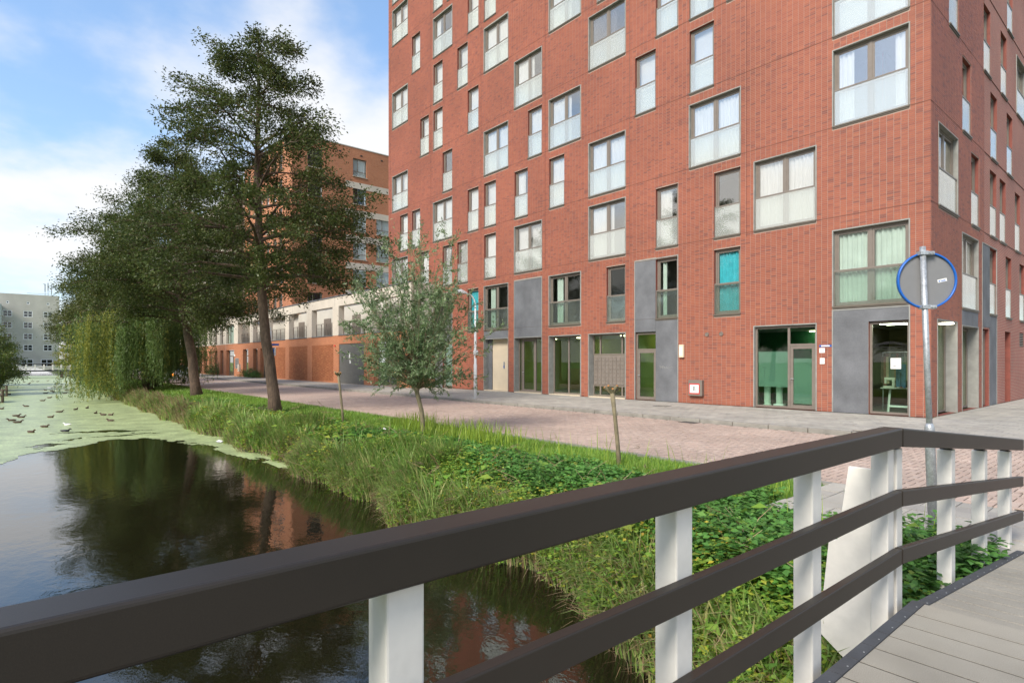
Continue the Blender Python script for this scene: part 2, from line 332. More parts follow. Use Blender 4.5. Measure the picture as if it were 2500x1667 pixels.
def text_mesh(name, s, size, mat, extrude=.001, arc=None, align='CENTER'):
    """flat lettering standing in the local x-z plane, facing -y; arc = radius to bend it along"""
    def one(ch):
        cu = bpy.data.curves.new('t', 'FONT'); cu.body = ch; cu.size = size; cu.extrude = extrude; cu.align_x = align; cu.align_y = 'CENTER'; cu.resolution_u = 2
        o = bpy.data.objects.new('t', cu); COL.objects.link(o); dg = bpy.context.evaluated_depsgraph_get(); me = bpy.data.meshes.new_from_object(o.evaluated_get(dg)); bpy.data.objects.remove(o); bpy.data.curves.remove(cu); return me
    V, F = [], []
    if arc is None:
        me = one(s); V = [(v.co.x, -v.co.z, v.co.y) for v in me.vertices]; F = [tuple(p.vertices) for p in me.polygons]
    else:
        n = len(s); st = size*.66/arc
        for k, ch in enumerate(s):
            if ch == ' ': continue
            me = one(ch); a = (k-(n-1)/2)*st; off = len(V)
            for v in me.vertices:
                x, y = v.co.x, v.co.y + arc; V.append((x*math.cos(a)+y*math.sin(a), -v.co.z, y*math.cos(a)-x*math.sin(a)-arc))
            F += [tuple(i+off for i in p.vertices) for p in me.polygons]
    me = bpy.data.meshes.new(name); me.from_pydata(V, [], F); me.materials.append(mat); me.update(); return me
# ---------------------------------------------------------------- the setting: ground, water, road, pavement
WZ = -.85
def shore(x):
    """y of the right-hand waterline"""
    y = np.interp(-np.asarray(x, float), [-40, 0, 3, 5.4, 8, 12, 17, 40, 70, 115, 200], [3.2, 3.3, 3.85, 4.75, 4.5, 4.85, 5.0, 5.0, 5.5, 6.2, 6.5]); x = np.asarray(x, float); k = np.clip((-x-2)/3, 0, 1)
    return y + k*(.16*np.sin(1.15*x) + .10*np.sin(2.7*x+1) + .06*np.sin(6.1*x+2))
def gz(x, y):
    s = shore(x); d = np.asarray(y, float) - s
    return np.interp(d, [-1.2, -.2, 0, .35, 1.0, 2.4, 3.4], [-1.9, -1.15, -.84, -.52, -.34, -.22, -.15])
def build_ground():
    xs = np.concatenate([[-900, -400, -220], np.arange(-150, -40, 4), np.arange(-40, 12, .35), [14, 20, 40, 120, 500]]); xs = np.unique(xs)
    V, F = [], []; rows = []
    for x in xs:
        s = float(shore(x)); prof = [(-900, -.3), (-60, -.3), (-4, -.3), (-2.2, -.35), (-1.4, -.7), (-1.15, -.86), (-.9, -1.3), (-.3, -1.9), (s-1.2, -1.9), (s-.2, -1.15), (s, -.84), (s+.2, -.66), (s+.35, -.52), (s+.7, -.40), (s+1.0, -.34), (s+1.6, -.28), (s+2.4, -.22), (s+3.0, -.17), (8.75, -.125), (8.9, -.125), (60, -.125), (900, -.125)]
        rows.append(prof)
    for x, prof in zip(xs, rows):
        for k, (y, z) in enumerate(prof):
            a = .05 if 9 < k < 18 else 0
            V.append((x, y, z + a*mnoise.noise(Vector((x*1.7, y*1.7, 0)))))
    m = len(rows[0])
    for i in range(len(xs)-1):
        for k in range(m-1): a = i*m+k; F.append((a, a+m, a+m+1, a+1))
    me = np_mesh('ground', np.array(V), np.array(F), [M_soil, M_lawn], True)
    mi = [(1 if (k >= 15 or k < 4) else 0) for i in range(len(xs)-1) for k in range(m-1)]; me.polygons.foreach_set('material_index', mi)
    return tag(link('ground', me), kind='structure')
build_ground()
wb = MB(); wb.quad((-300, -1.35, WZ), (60, -1.35, WZ), (60, 6.6, WZ), (-300, 6.6, WZ)); tag(wb.obj('water', M_water), kind='structure')
def build_duckweed():
    V, F = [], []
    def cell(x0, x1, y0, y1):
        i = len(V); z = WZ+.006; V.extend([(x0, y0, z), (x1, y0, z), (x1, y1, z), (x0, y1, z)]); F.append((i, i+1, i+2, i+3))
    dx, dy = .10, .055; x = -32.0
    while x < -11:
        s = float(shore(x)); y = -1.2
        while y < s+.05:
            cx, cy = x+dx/2, y+dy/2
            n = mnoise.noise(Vector((cx*.5, cy*.9, 3))) + .5*mnoise.noise(Vector((cx*1.6, cy*2.2, 7))) + .3*mnoise.noise(Vector((cx*5, cy*5, 1)))
            xe = float(np.interp(cy, [-1.2, -.3, 1.2, 2.4, 3.2, 3.9, 4.3, 4.6, 5.0], [-19.0, -19.6, -21.4, -22.6, -22.3, -19.6, -17.6, -15.2, -12.6]))
            d = (xe - cx) + n*.8                                         # >0 is weed
            hole = abs(cx + 25.2 - .25*(cy-2.2) + .5*n) < .45*max(0, 1-abs(cy-2.3)/1.5) + .0
            hole |= abs(cx + 23.6 + .5*n) < .22*max(0, 1-abs(cy-2.8)/1.2)
            if d > 0 and not hole and not (d < 1.6 and n < -.38): cell(x, x+dx, y, y+dy)
            y += dy
        x += dx
    x = -130.0
    while x < -32: cell(x, min(x+2, -32), -1.3, float(shore(x))+.1); x += 2
    tag(link('duckweed', np_mesh('duckweed', V, F, M_weed)), 'pale green duckweed covering the canal beyond the open dark water', None, None, 'stuff')
build_duckweed()
ROADZ = -.10; KY = 14.95; GY = 8.9
def build_road():
    base = MB()
    base.box(-160, -26, GY, KY+.02, -.3, ROADZ-.012, 0); base.box(-26, 30, GY, KY+.02, -.3, ROADZ-.012, 1)
    base.box(-5.2, 30, KY+.02, 60, -.3, ROADZ-.013, 1)
    road = tag(base.obj('road', [M_pavefar, M_joint]), kind='structure')
    L_, W_, g = .206, .103, .015
    P = []
    nx = int((34)/W_); ny = int(6.05/W_)
    # herringbone laid square to the street
    for i in range(-30, 330):
        for j in range(0, int(9/W_)):
            k = (i - j) % 4
            x0 = -28 + i*W_; y0 = GY + .08 + j*W_
            if k == 0: P.append((x0, x0+2*W_, y0, y0+W_))
            elif k == 2 and False: pass
            if (i - j) % 4 == 3: P.append((x0, x0+W_, y0, y0+2*W_))
    P = [p for p in P if -26 <= p[0] and p[1] < 1.6 and p[2] >= GY+.05 and (p[3] <= KY-.06 or (p[0] > -4.6 and p[3] < KY + np.interp(p[0], [-4.6, -3.4, -2.2, -1, -.6], [0, .3, .9, 2.2, 3])))]  # pavers stop short of the kerb; exposed dark strip stands in for gutter shade
    # soldier course along the grass edge
    def key(p): cx, cy = (p[0]+p[1])/2, (p[2]+p[3])/2; z = -.7632*cx + .6461*cy; px = abs((.6461*cx+.7632*cy)/z) if z > 0 else 9; return z if px < .86 else 99
    P.sort(key=key)
    vert = [p for p in P]
    near = vert[:300]; rest = vert[300:]
    mh = B(-W_+g/2, W_-g/2, -W_/2+g/2, W_/2-g/2, -.03, 0).mesh('paver', M_paver); mv = B(-W_/2+g/2, W_/2-g/2, -W_+g/2, W_-g/2, -.03, 0).mesh('paver', M_paver)
    for p in near:
        h = (p[1]-p[0]) > .15
        o = link('paver', mh if h else mv, road, ((p[0]+p[1])/2, (p[2]+p[3])/2, ROADZ + random.uniform(-.002, .002)))
    b = MB()
    for p in rest: b.box(p[0]+g/2, p[1]-g/2, p[2]+g/2, p[3]-g/2, ROADZ-.02, ROADZ+random.uniform(-.002, .002), 0, 'b')
    tag(b.obj('paver_field', M_paver, road), kind='stuff')
    # grey edge strip beside the grass
    eb = MB()
    x = -60
    while x < -3.2: eb.box(x, x+.98, GY-.06, GY+.06, -.2, ROADZ+.012); x += 1.0
    tag(eb.obj('edge_kerb', M_kerb, road), kind='stuff')
    # painted crossing dashes by the far lamp post
    mk_ = MB()
    for i in range(11):
        t = i/10.; x = -50.2 - 3.4*t; y = 10.0 + 4.5*t; mk_.box(x-.45, x+.25, y, y+.24, ROADZ+.004, ROADZ+.006)
    mk_.box(-50.9, -50.7, 9.4, 14.4, ROADZ+.004, ROADZ+.006)
    mk_.obj('painted_marking', M_white, road)
build_road()
def kerbline(y0=KY):
    pts = [(-160, KY), (-5.3, KY)]
    for a in np.linspace(-90, 0, 13)[1:]: pts.append((-5.3 + 4.9*math.cos(R(a)), KY + 4.9 + 4.9*math.sin(R(a))))
    pts.append((-.4, 60)); return pts
def build_pavement():
    kl = kerbline(); k = MB()
    poly = kl + [(-5.0, 60), (-5.0, 20.3), (-160, 20.3)]
    k.prism(poly[::1], -.3, -.014); pav = tag(k.obj('pavement', M_joint), kind='structure')
    # kerb stones
    L_ = []; x = -46.3
    while x < -5.4: L_.append(((x, KY), (min(x+.99, -5.3), KY))); x += 1.0
    pp = kl[1:-1]
    for a, b in zip(pp[:-1], pp[1:]): L_.append((a, b))
    yy = pp[-1][1]
    for i in range(12): L_.append(((-.4, yy+i), (-.4, yy+i+.99)))
    for a, b in L_:
        d = Vector((b[0]-a[0], b[1]-a[1])); n = Vector((-d.y, d.x)).normalized(); ln = d.length-.008
        me = B(0, ln, -.02, .15, -.25, .004)
        o = me.obj('kerb_stone', M_kerb, pav, (a[0], a[1], random.uniform(-.004, .004)), math.atan2(d.y, d.x), bevel=.012)
    fk = MB().box(-160, -46.35, KY-.02, KY+.15, -.25, .002); fk.obj('far_kerb', M_kerb, pav)
    T = []; s = .30
    for i in range(-30, 110):
        for j in range(0, 18):
            x0 = -5.12 - (i+1)*s + (.15 if j % 2 else 0); y0 = KY+.16+j*s
            T.append((x0, y0))
    def inside(x, y):
        if x < -5.3: return True
        if y < KY+4.9: return (x+5.3)**2 + (y-KY-4.9)**2 < 4.7**2 or (x < -5.3)
        return x < -.6
    for i in range(0, 16):
        for j in range(18, 70): T.append((-5.1 + i*s, KY+.16+j*s))
    T = [t for t in T if inside(t[0]+s, t[1]+(0 if t[1] < KY+4.9 else 0)) and inside(t[0]+s, t[1]+s) and (t[1]+s < 20.36 or t[0] > -5.15)]
    def key(t):
        z = -.7632*t[0] + .6461*t[1]; return z if z > 0 and abs((.6461*t[0]+.7632*t[1])/z) < .87 else 99
    T.sort(key=key); me = B(.004, s-.004, .004, s-.004, -.03, 0).mesh('paving_tile', M_tile)
    for t in T[:300]: link('paving_tile', me, pav, (t[0], t[1], random.uniform(-.003, .002)))
    b = MB()
    for t in T[300:]: b.box(t[0]+.004, t[0]+s-.004, t[1]+.004, t[1]+s-.004, -.02, random.uniform(-.003, .002), 0, 'b')
    b.box(-160, -38, KY+.16, 20.3, -.03, -.002)
    tag(b.obj('tile_field', M_tile, pav), kind='stuff')
    # tiled landing between the bridge and the road
    lb = B(-3.45, 4.5, 6.75, GY-.01, -.35, -.11); lp = tag(lb.obj('path', M_joint), kind='structure')
    for i in range(26):
        for j in range(7): link('paving_tile', me, lp, (-3.4+i*s, 6.78+j*s, -.082+random.uniform(-.008, .006)))
build_pavement()
def drain():
    pav = bpy.data.objects['pavement']; o = B(-.28, .28, -.2, .2, -.02, .008).obj('drain_cover', mk('cast_iron', (.06, .055, .05), .7, .2, 10, .4, 60), pav, (-12.9, 18.2, 0)); m = MB()
    for k in range(5): m.box(-.22, .22, -.15+k*.07, -.12+k*.07, .0085, .012)
    m.obj('drain_rib', M_kerb, o)
    r = bpy.data.objects['road']
    for x in (-9.5, -24): B(-.25, .25, -.18, .18, -.02, .006).obj('gully_grate', MATS['cast_iron'], r, (x, KY-.26, ROADZ))
drain()
# ---------------------------------------------------------------- main apartment building
FZ = lambda fl: 3.44 + 2.94*fl
KX = lambda k: -5.66 - 1.07*k
WINH = 2.46
FACE_Y, FACE_X, LEFT_X, TOP = 20.36, -5.12, -37.8, 34.4
def wall_with_holes(mb, u0, u1, z0, z1, holes, P, reveal=.22, mi=0, ri=1, rev=True):
    holes = [(max(h[0], u0), min(h[1], u1), max(h[2], z0), min(h[3], z1)) for h in holes if h[0] < u1 and h[1] > u0 and h[2] < z1 and h[3] > z0]
    us = sorted({u0, u1, *[h[0] for h in holes], *[h[1] for h in holes]}); zs = sorted({z0, z1, *[h[2] for h in holes], *[h[3] for h in holes]})
    for a, b in zip(us[:-1], us[1:]):
        for c, d in zip(zs[:-1], zs[1:]):
            m, n = (a+b)/2, (c+d)/2
            if b-a < 1e-6 or d-c < 1e-6 or any(h[0] < m < h[1] and h[2] < n < h[3] for h in holes): continue
            mb.quad(P(a, 0, c), P(b, 0, c), P(b, 0, d), P(a, 0, d), mi)
    if rev:
        for a, b, c, d in holes:
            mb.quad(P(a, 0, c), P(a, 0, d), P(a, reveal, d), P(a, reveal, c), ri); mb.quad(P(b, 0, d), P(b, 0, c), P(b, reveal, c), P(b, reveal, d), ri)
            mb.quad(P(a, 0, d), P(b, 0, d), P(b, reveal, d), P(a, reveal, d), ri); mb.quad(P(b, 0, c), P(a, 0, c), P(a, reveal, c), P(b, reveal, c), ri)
CACHE = {}
def cached(key, fn):
    if key not in CACHE: CACHE[key] = fn()
    return CACHE[key]
def frame_ring(b, x0, x1, z0, z1, y0, y1, t, mi=0):
    b.box(x0, x0+t, y0, y1, z0, z1, mi); b.box(x1-t, x1, y0, y1, z0, z1, mi); b.box(x0+t, x1-t, y0+.001, y1, z0, z0+t, mi); b.box(x0+t, x1-t, y0+.001, y1, z1-t, z1, mi)
def curtain_mesh(w0, w1, z0, z1, mat, key, amp=.03, per=.14):
    def f():
        n = max(6, int((w1-w0)/.03)); V = []; F = []
        for i in range(n+1):
            x = w0+(w1-w0)*i/n; y = amp*math.sin(x/per*6.283)+.4*amp*math.sin(x/per*2.9+1)
            V += [(x, y, z0), (x, y, z1)]
        for i in range(n): F.append((2*i, 2*i+2, 2*i+3, 2*i+1))
        return np_mesh('curtain', V, F, mat, True)
    return cached(key, f)
def window(parent, u, z, w, P_loc, rz, wide, style='sheer', lower=False, surround=True, low=1.13):
    """juliet window: frame, panes, glass balustrade, sill, surround, curtain"""
    h = WINH
    def fr():
        b = MB(); y0, y1 = .12, .20
        frame_ring(b, .0, w, .0, h, y0, y1, .07)
        if wide:
            m = w/2; b.box(m-.04, m+.04, y0+.002, y1, .07, h-.07); parts = [(.066, m-.036), (m+.036, w-.066)]
        else: parts = [(.066, w-.066)]
        for a, c in parts:
            frame_ring(b, a+.004, c-.004, .07, h-.07, y0+.02, y1-.01, .06)
            b.box(a+.06, c-.06, y0+.022, y1-.012, low-.03, low+.03)
        return b.mesh('window', M_frame)
    o = link('window', cached(('fr', wide, round(w, 2)), fr), parent, P_loc(u, 0, z), rz)
    gm = M_glassd if lower else M_glass
    def pane(a, c, q):
        return cached(('pn', round(a, 2), round(c, 2), lower), lambda: B(a, c, .155, .163, .11, h-.11).mesh('pane', gm))
    if wide:
        m = w/2
        for a, c in ((.112, m-.092), (m+.092, w-.112)): link('pane', pane(a, c, 0), o)
    else: link('pane', pane(.112, w-.112, 0), o)
    bm = M_balc if lower else M_bal
    link('balustrade', cached(('bal', round(w, 2), lower), lambda: B(.035, w-.035, .03, .042, .02, low).mesh('balustrade', bm)), o)
    link('handrail', cached(('hr', round(w, 2)), lambda: MB().box(.012, w-.012, .018, .055, low-.005, low+.042).box(.012, .034, .018, .055, .0, low).box(w-.034, w-.012, .018, .055, .0, low).mesh('handrail', M_frame)), o)
    link('sill', cached(('sl', round(w, 2)), lambda: MB().box(-.02, w+.02, -.045, .12, -.045, -.002).box(0, w, -.02, .10, -.085, -.047).mesh('sill', M_sill)), o)
    if surround and wide:
        link('surround', cached(('su', round(w, 2)), lambda: MB().box(-.03, .006, -.012, .12, 0, h+.03).box(w-.006, w+.03, -.012, .12, 0, h+.03).box(.006, w-.006, -.012, .12, h-.004, h+.03).mesh('surround', M_trim)), o)
    # curtains
    def curt(a, b_, z0, z1, m, key): link('curtain', curtain_mesh(a, b_, z0, z1, m, key), o).location = (0, .245, 0)
    if style == 'sheer': curt(.05, w-.05, .06, h-.06, M_curt, ('c1', round(w, 2)))
    elif style == 'open':
        curt(.05, w*.26, .06, h-.06, M_curt, ('c2', round(w, 2))); curt(w*.80, w-.05, .06, h-.06, M_curt, ('c3', round(w, 2)))
    elif style == 'half': curt(.05, w*.62, .06, h-.06, M_curt, ('c4', round(w, 2)))
    elif style == 'green': curt(.05, w*.46, .06, h-.06, M_curt2, ('c5', round(w, 2))); curt(w*.54, w-.05, .06, h-.06, M_curt2, ('c6', round(w, 2)))
    elif style == 'turq': curt(.05, w-.05, .06, h-.06, M_turq, ('c7', round(w, 2)))
    elif style == 'dark': curt(.05, w*.7, .06, h-.06, M_darkcurt, ('c8', round(w, 2)))
    elif style == 'strip': curt(w*.18, w*.38, .06, h-.06, M_curt2, ('c9', round(w, 2)))
    elif style == 'blind': link('blind', cached(('bl', round(w, 2)), lambda: B(.05, w-.05, .30, .31, .06, h-.06).mesh('blind', M_curt)), o)
    return o
FRONT = """29.5 27.5 7|27 26 6|24.5 22.5 6|24.5 23.5 7|24.5 23.5 5|22 21 5|21 20 6|19.5 18.5 6|19.5 17.5 5|17 15 4|14.5 12.5 5|12 10 4|29.5 27.5 5|26 25 4|24.5 23.5 4|23.5 22.5 3|21 20 4|19.5 17.5 3|16 15 3|14.5 12.5 3|14.5 13.5 2|17 16 2|12 10 2|29.5 27.5 3|28.5 27.5 2|27 26 2|24.5 22.5 2|21 20 2|19.5 18.5 2|19.5 18.5 1|23.5 22.5 1|22 21 1|17 15 1|14.5 12.5 0|12 10 1|19.5 17.5 0|21 20 0|8.5 7.5 4|7 6 4|9.5 8.5 3|7 6 3|7 5 2|8.5 7.5 1|6 5 1|4.5 2.5 1|11 10 0|8.5 7.5 0|6 5 0|2 0 3|2 0 2|2 0 0|29.5 27.5 8|29.5 27.5 1|26 25 1|24.5 22.5 0|27 25 0"""
STY = {(12, 4): 'dark', (12, 2): 'sheer', (2, 3): 'blind', (2, 2): 'open', (2, 0): 'green', (6, 0): 'turq', (6, 1): 'none', (8.5, 0): 'strip', (11, 0): 'none', (14.5, 0): 'strip', (19.5, 0): 'strip', (17, 1): 'blind', (12, 1): 'half', (4.5, 1): 'sheer', (7, 2): 'sheer', (7, 3): 'blind', (9.5, 3): 'blind', (8.5, 1): 'half', (21, 0): 'turq', (24.5, 0): 'none', (27, 0): 'none', (17, 4): 'half', (23.5, 3): 'none'}
def build_main():
    bld = tag(empty('apartment_building', (LEFT_X, FACE_Y, 0)), 'tall red brick apartment building on the street corner with scattered tall windows and glass balustrades', 'building')
    bld.matrix_world  # world-aligned empty; children use offset
    off = Vector((-LEFT_X, -FACE_Y, 0))
    root = empty('x'); root.location = (0, 0, 0); bpy.data.objects.remove(root)
    bld.location = (0, 0, 0)
    wins = []
    for s in FRONT.split('|'):
        a, b, fl = s.split(); wins.append((float(a), float(b), int(fl)))
    # plausible continuation above the top of the photograph
    rr = random.Random(3)
    for fl in range(4, 10):
        k = 29.5
        while k > 1:
            w = rr.choice([1, 1, 2]); a, b = k, k-w
            xc = KX((a+b)/2); zc = -.7632*xc + .6461*FACE_Y; lim = EYE + 882*zc/1426 + .15
            if FZ(fl) > lim and b >= 0 and not any(fl == f2 and a > b2-.4 and b < a2+.4 for a2, b2, f2 in wins): wins.append((a, b, fl)); k = b - rr.choice([.5, 1.5, 2, 2.5])
            else: k -= .5
    holes = [(KX(a), KX(b), FZ(f), FZ(f)+WINH) for a, b, f in wins]
    grd = [(19.5, 17.5, 0, 2.9), (17, 15, 0, 2.9), (14.5, 12.5, 0, 2.9), (12, 10, 0, 2.9), (9.5, 8.5, 0, 2.9), (4.5, 2.5, 0, 2.9), (1.02, 0, 0, 2.9), (23.5, 22.5, 0, 2.9)]
    holes += [(KX(a), KX(b), c, d) for a, b, c, d in grd]
    PF = lambda u, d, z: (u, FACE_Y+.014+d, z)
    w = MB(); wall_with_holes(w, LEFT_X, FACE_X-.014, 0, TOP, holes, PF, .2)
    # side face
    side = [(21.15, 23.29, 1, 1), (23.89, 24.97, 2, 0), (26.8, 27.88, 3, 0), (29.62, 30.7, 3, 0), (27.9, 28.98, 2, 0), (25.03, 26.1, 1, 0), (27.8, 28.87, 1, 0), (29.45, 30.52, 1, 0), (30.72, 31.8, 2, 0), (32.32, 33.4, 1, 0), (22.3, 23.38, 3, 0), (30.8, 31.88, 4, 0), (32.6, 34.74, 3, 1), (23.82, 25.96, 0, 1), (27.73, 28.81, 0, 0), (30.52, 31.6, 0, 0), (33.3, 34.38, 0, 0), (24.0, 25.1, 5, 0), (26.1, 28.24, 5, 1), (34.9, 36.0, 1, 0), (34.6, 35.7, 2, 0)]
    sg = [(21.03, 23.2, 0, 2.9), (23.82, 25.96, 0, 2.83), (26.52, 27.6, 0, 2.83), (30.4, 31.45, 0, 2.86), (33.3, 34.2, 2.28, 2.9)]
    sh = [(a, b, FZ(f), FZ(f)+WINH) for a, b, f, _ in side] + sg
    PS = lambda u, d, z: (FACE_X-.014-d, u, z)
    wall_with_holes(w, FACE_Y+.014, 37.5, 0, TOP, sh, PS, .2)
    w.quad((LEFT_X, 37.5, 0), (LEFT_X, FACE_Y+.014, 0), (LEFT_X, FACE_Y+.014, TOP), (LEFT_X, 37.5, TOP)); w.quad((FACE_X, 37.5, 0), (LEFT_X, 37.5, 0), (LEFT_X, 37.5, TOP), (FACE_X, 37.5, TOP))
    w.box(LEFT_X-.03, FACE_X+.03, FACE_Y-.03, 37.53, TOP, TOP+.2, 2)
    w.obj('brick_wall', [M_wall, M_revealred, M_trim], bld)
    # inner surfaces behind the windows
    b = MB(); b.box(LEFT_X+.3, FACE_X-1.8, FACE_Y+1.7, FACE_Y+1.75, 3.2, TOP-.3); b.box(FACE_X-1.75, FACE_X-1.7, FACE_Y+1.7, 37, 3.2, TOP-.3)
    for f in range(0, 11): b.box(LEFT_X+.3, FACE_X-.3, FACE_Y+.25, FACE_Y+1.7, FZ(f)-.32, FZ(f)-.12); b.box(FACE_X-1.7, FACE_X-.25, FACE_Y+1.7, 37, FZ(f)-.32, FZ(f)-.12)
    b.obj('inner_wall', M_inner, bld)
    # windows
    r2 = random.Random(5)
    for a, b_, f in wins:
        wide = abs(a-b_) > 1.5; st = STY.get((a, f)) or r2.choice(['sheer', 'sheer', 'sheer', 'half', 'blind', 'open' if wide else 'blind'])
        window(bld, KX(a)+.004, FZ(f), KX(b_)-KX(a)-.008, lambda u, d, z: (u, FACE_Y+d, z), 0, wide, st, lower=(f == 0))
    for a, b_, f, wd in side:
        window(bld, a+.004, FZ(f), b_-a-.008, lambda u, d, z: (FACE_X-d, u, z), R(90), bool(wd), r2.choice(['sheer', 'half', 'dark', 'none', 'dark']), lower=False)
    # real bricks on the near part of both faces
    cw, ch, g, gv = .19, .0625, .0100, .0138
    def inhole(H, u0, u1, z0, z1, pad=.0): return any(u1 > h[0]-pad and u0 < h[1]+pad and z1 > h[2]-pad and z0 < h[3]+pad for h in H)
    pan = [(KX(17), KX(15), 2.9, 5.94), (KX(19.5), KX(17.5), 2.9, 3.44), (KX(9.5), KX(8.5), 2.9, 5.94), (KX(8.5), KX(7.5), 0, 3.44), (KX(2), KX(0), 2.9, 3.44), (KX(2), KX(1.02), 0, 2.9), (KX(24.5), KX(22.5), 2.9, 3.44), (KX(24.5), KX(23.5), 0, 2.9)]
    span = [(23.82, 25.96, 2.83, 3.44), (26.59, 27.71, 2.9, 5.9), (27.71, 28.81, 0, 3.44)]
    jts = [FZ(k)-.03 for k in range(0, 10)]; vj = [-5.41-5.35*k for k in range(0, 7)]
    bricks = []; H1 = holes+pan; H2 = sh+span
    nrow = int(28/ch)
    for j in range(nrow):
        z0 = j*ch+.004; z1 = z0+ch-g
        i = 0
        while True:
            u1 = FACE_X - i*cw; u0 = u1-cw+gv; i += 1
            if u0 < LEFT_X: break
            xc = (u0+u1)/2; zc = -.7632*xc+.6461*FACE_Y
            if z0 > EYE + 882*zc/1426 + 2.5: continue
            hit = [h for h in H1 if u1 > h[0]-.03 and u0 < h[1]+.03 and z1 > h[2]-.085 and z0 < h[3]+.03]
            segs = [(u0, u1)]
            for h in hit:
                n2 = []; pd = .03 if (h[1]-h[0] > 1.5 or h[2] < 3) else .003
                if pd < .01 and z0 > h[3]: continue
                for a, c in segs:
                    if a < h[0]-pd: n2.append((a, min(c, h[0]-pd)))
                    if c > h[1]+pd: n2.append((max(a, h[1]+pd), c))
                segs = n2
            for a, c in segs:
                if c-a > .02: bricks.append((a, c, z0, z1, 0))
        if z0 < 15.5:
            for i in range(int(6.5/cw)):
                u0 = FACE_Y+.10+i*cw; u1 = u0+cw-gv
                segs = [(u0, u1)]
                for h in H2:
                    if u1 > h[0]-.03 and u0 < h[1]+.03 and z1 > h[2]-.085 and z0 < h[3]+.03:
                        n2 = []
                        for a, c in segs:
                            if a < h[0]-.03: n2.append((a, min(c, h[0]-.03)))
                            if c > h[1]+.03: n2.append((max(a, h[1]+.03), c))
                        segs = n2
                for a, c in segs:
                    if c-a > .02: bricks.append((a, c, z0, z1, 1))
    def score(q):
        if q[4] or q[1]-q[0] < .16: return 99
        xc = (q[0]+q[1])/2; zc = -.7632*xc+.6461*FACE_Y; return zc + (0 if q[2] > .3 else 0) + abs(q[2]-2)*.01
    bricks.sort(key=score)
    mb1 = B(-.0885, .0885, 0, .03, 0, ch-g).mesh('brick', M_brick)
    for q in bricks[:300]: link('brick', mb1, bld, ((q[0]+q[1])/2, FACE_Y+random.uniform(-.0015, .0015), q[2]))
    mbk = MB()
    for a, c, z0, z1, s_ in bricks[300:]:
        e = random.uniform(-.0015, .0015)
        if s_ == 0: mbk.box(a, c, FACE_Y+e, FACE_Y+.03, z0, z1, 0, 'k')
        else: mbk.box(FACE_X-.03, FACE_X-e, a, c, z0, z1, 0, 'l')
    tag(mbk.obj('brick_courses', M_brick, bld), kind='stuff')
    mo = MB()   # mortar bed behind the real bricks
    for k in range(17):
        xa, xb = FACE_X-.012-2*(k+1), FACE_X-.012-2*k; xa = max(xa, LEFT_X); zc = -.7632*xb+.6461*FACE_Y; wall_with_holes(mo, xa, xb, 0, min(28, EYE+882*zc/1426+2.3), holes, lambda u, d, z: (u, FACE_Y+.008+d, z), rev=False)
    wall_with_holes(mo, FACE_Y+.012, FACE_Y+6.55, 0, 15.5, sh, lambda u, d, z: (FACE_X-.011-d, u, z), rev=False)
    mo.obj('mortar_bed', M_mortar, bld)
    # movement joints
    jb = MB()
    for x in vj[1:]: jb.box(x-.008, x+.008, FACE_Y-.0045, FACE_Y+.02, 6.2, TOP)
    for q in jts[1:]:
        for a, c in gaps(LEFT_X, FACE_X, [h for h in holes if h[2]-.1 < q < h[3]+.05]): jb.box(a, c, FACE_Y-.003, FACE_Y+.02, q-.008, q+.008)
        for a, c in gaps(FACE_Y, 37.5, [h for h in sh if h[2]-.1 < q < h[3]+.05]): jb.box(FACE_X-.02, FACE_X+.003, a, c, q-.008, q+.008)
    jb.obj('movement_joint', mk('dark_joint', (.14, .055, .04), .9), bld)
    # dark grey panels with pale trim
    def panel(u0, u1, z0, z1): B(u0+.004, u1-.004, FACE_Y-.004, FACE_Y+.06, z0, z1).obj('concrete_panel', M_panel, bld)
    def spanel(u0, u1, z0, z1): B(FACE_X-.06, FACE_X+.004, u0+.004, u1-.004, z0, z1).obj('concrete_panel', M_panel, bld)
    panel(KX(17), KX(15), 2.93, 3.43); panel(KX(17), KX(15), 3.44, 5.91); panel(KX(19.5), KX(17.5), 2.93, 3.34)
    panel(KX(9.5), KX(8.5), 2.9, 3.43); panel(KX(9.5), KX(8.5), 3.44, 5.9); panel(KX(8.5), KX(7.5), 0, 3.34)
    panel(KX(2), KX(0), 2.9, 3.34); panel(KX(2), KX(1.02), 0, 2.898); panel(KX(24.5), KX(22.5), 2.9, 3.34); panel(KX(24.5), KX(23.5), 0, 2.898)
    spanel(23.82, 25.96, 2.83, 3.34); spanel(26.59, 27.71, 2.9, 5.9); spanel(27.71, 28.81, 0, 3.34)
    def trimbox(u0, u1, z1, zb=0, t=.035, name='surround', side_=False, depth=.35):
        b = MB()
        if not side_:
            b.box(u0-.03, u0+.005, FACE_Y-.014, FACE_Y+depth, zb, z1+.03); b.box(u1-.005, u1+.03, FACE_Y-.014, FACE_Y+depth, zb, z1+.03); b.box(u0+.005, u1-.005, FACE_Y-.014, FACE_Y+depth, z1-.005, z1+.03)
        else:
            b.box(FACE_X-depth, FACE_X+.014, u0-.03, u0+.005, zb, z1+.03); b.box(FACE_X-depth, FACE_X+.014, u1-.005, u1+.03, zb, z1+.03); b.box(FACE_X-depth, FACE_X+.014, u0+.005, u1-.005, z1-.005, z1+.03)
        b.obj(name, M_trim, bld)
    for a, c, t in ((19.5, 17.5, 2.9), (17, 15, 2.9), (14.5, 12.5, 2.9), (12, 10, 2.9), (4.5, 2.5, 2.9), (24.5, 22.5, 2.9)): trimbox(KX(a), KX(c), t)
    trimbox(KX(17), KX(15), 5.93, 2.94, depth=.05); trimbox(KX(9.5), KX(7.5), 5.93, 0, depth=.05); trimbox(KX(2), KX(0), 3.3, 0, depth=.05)
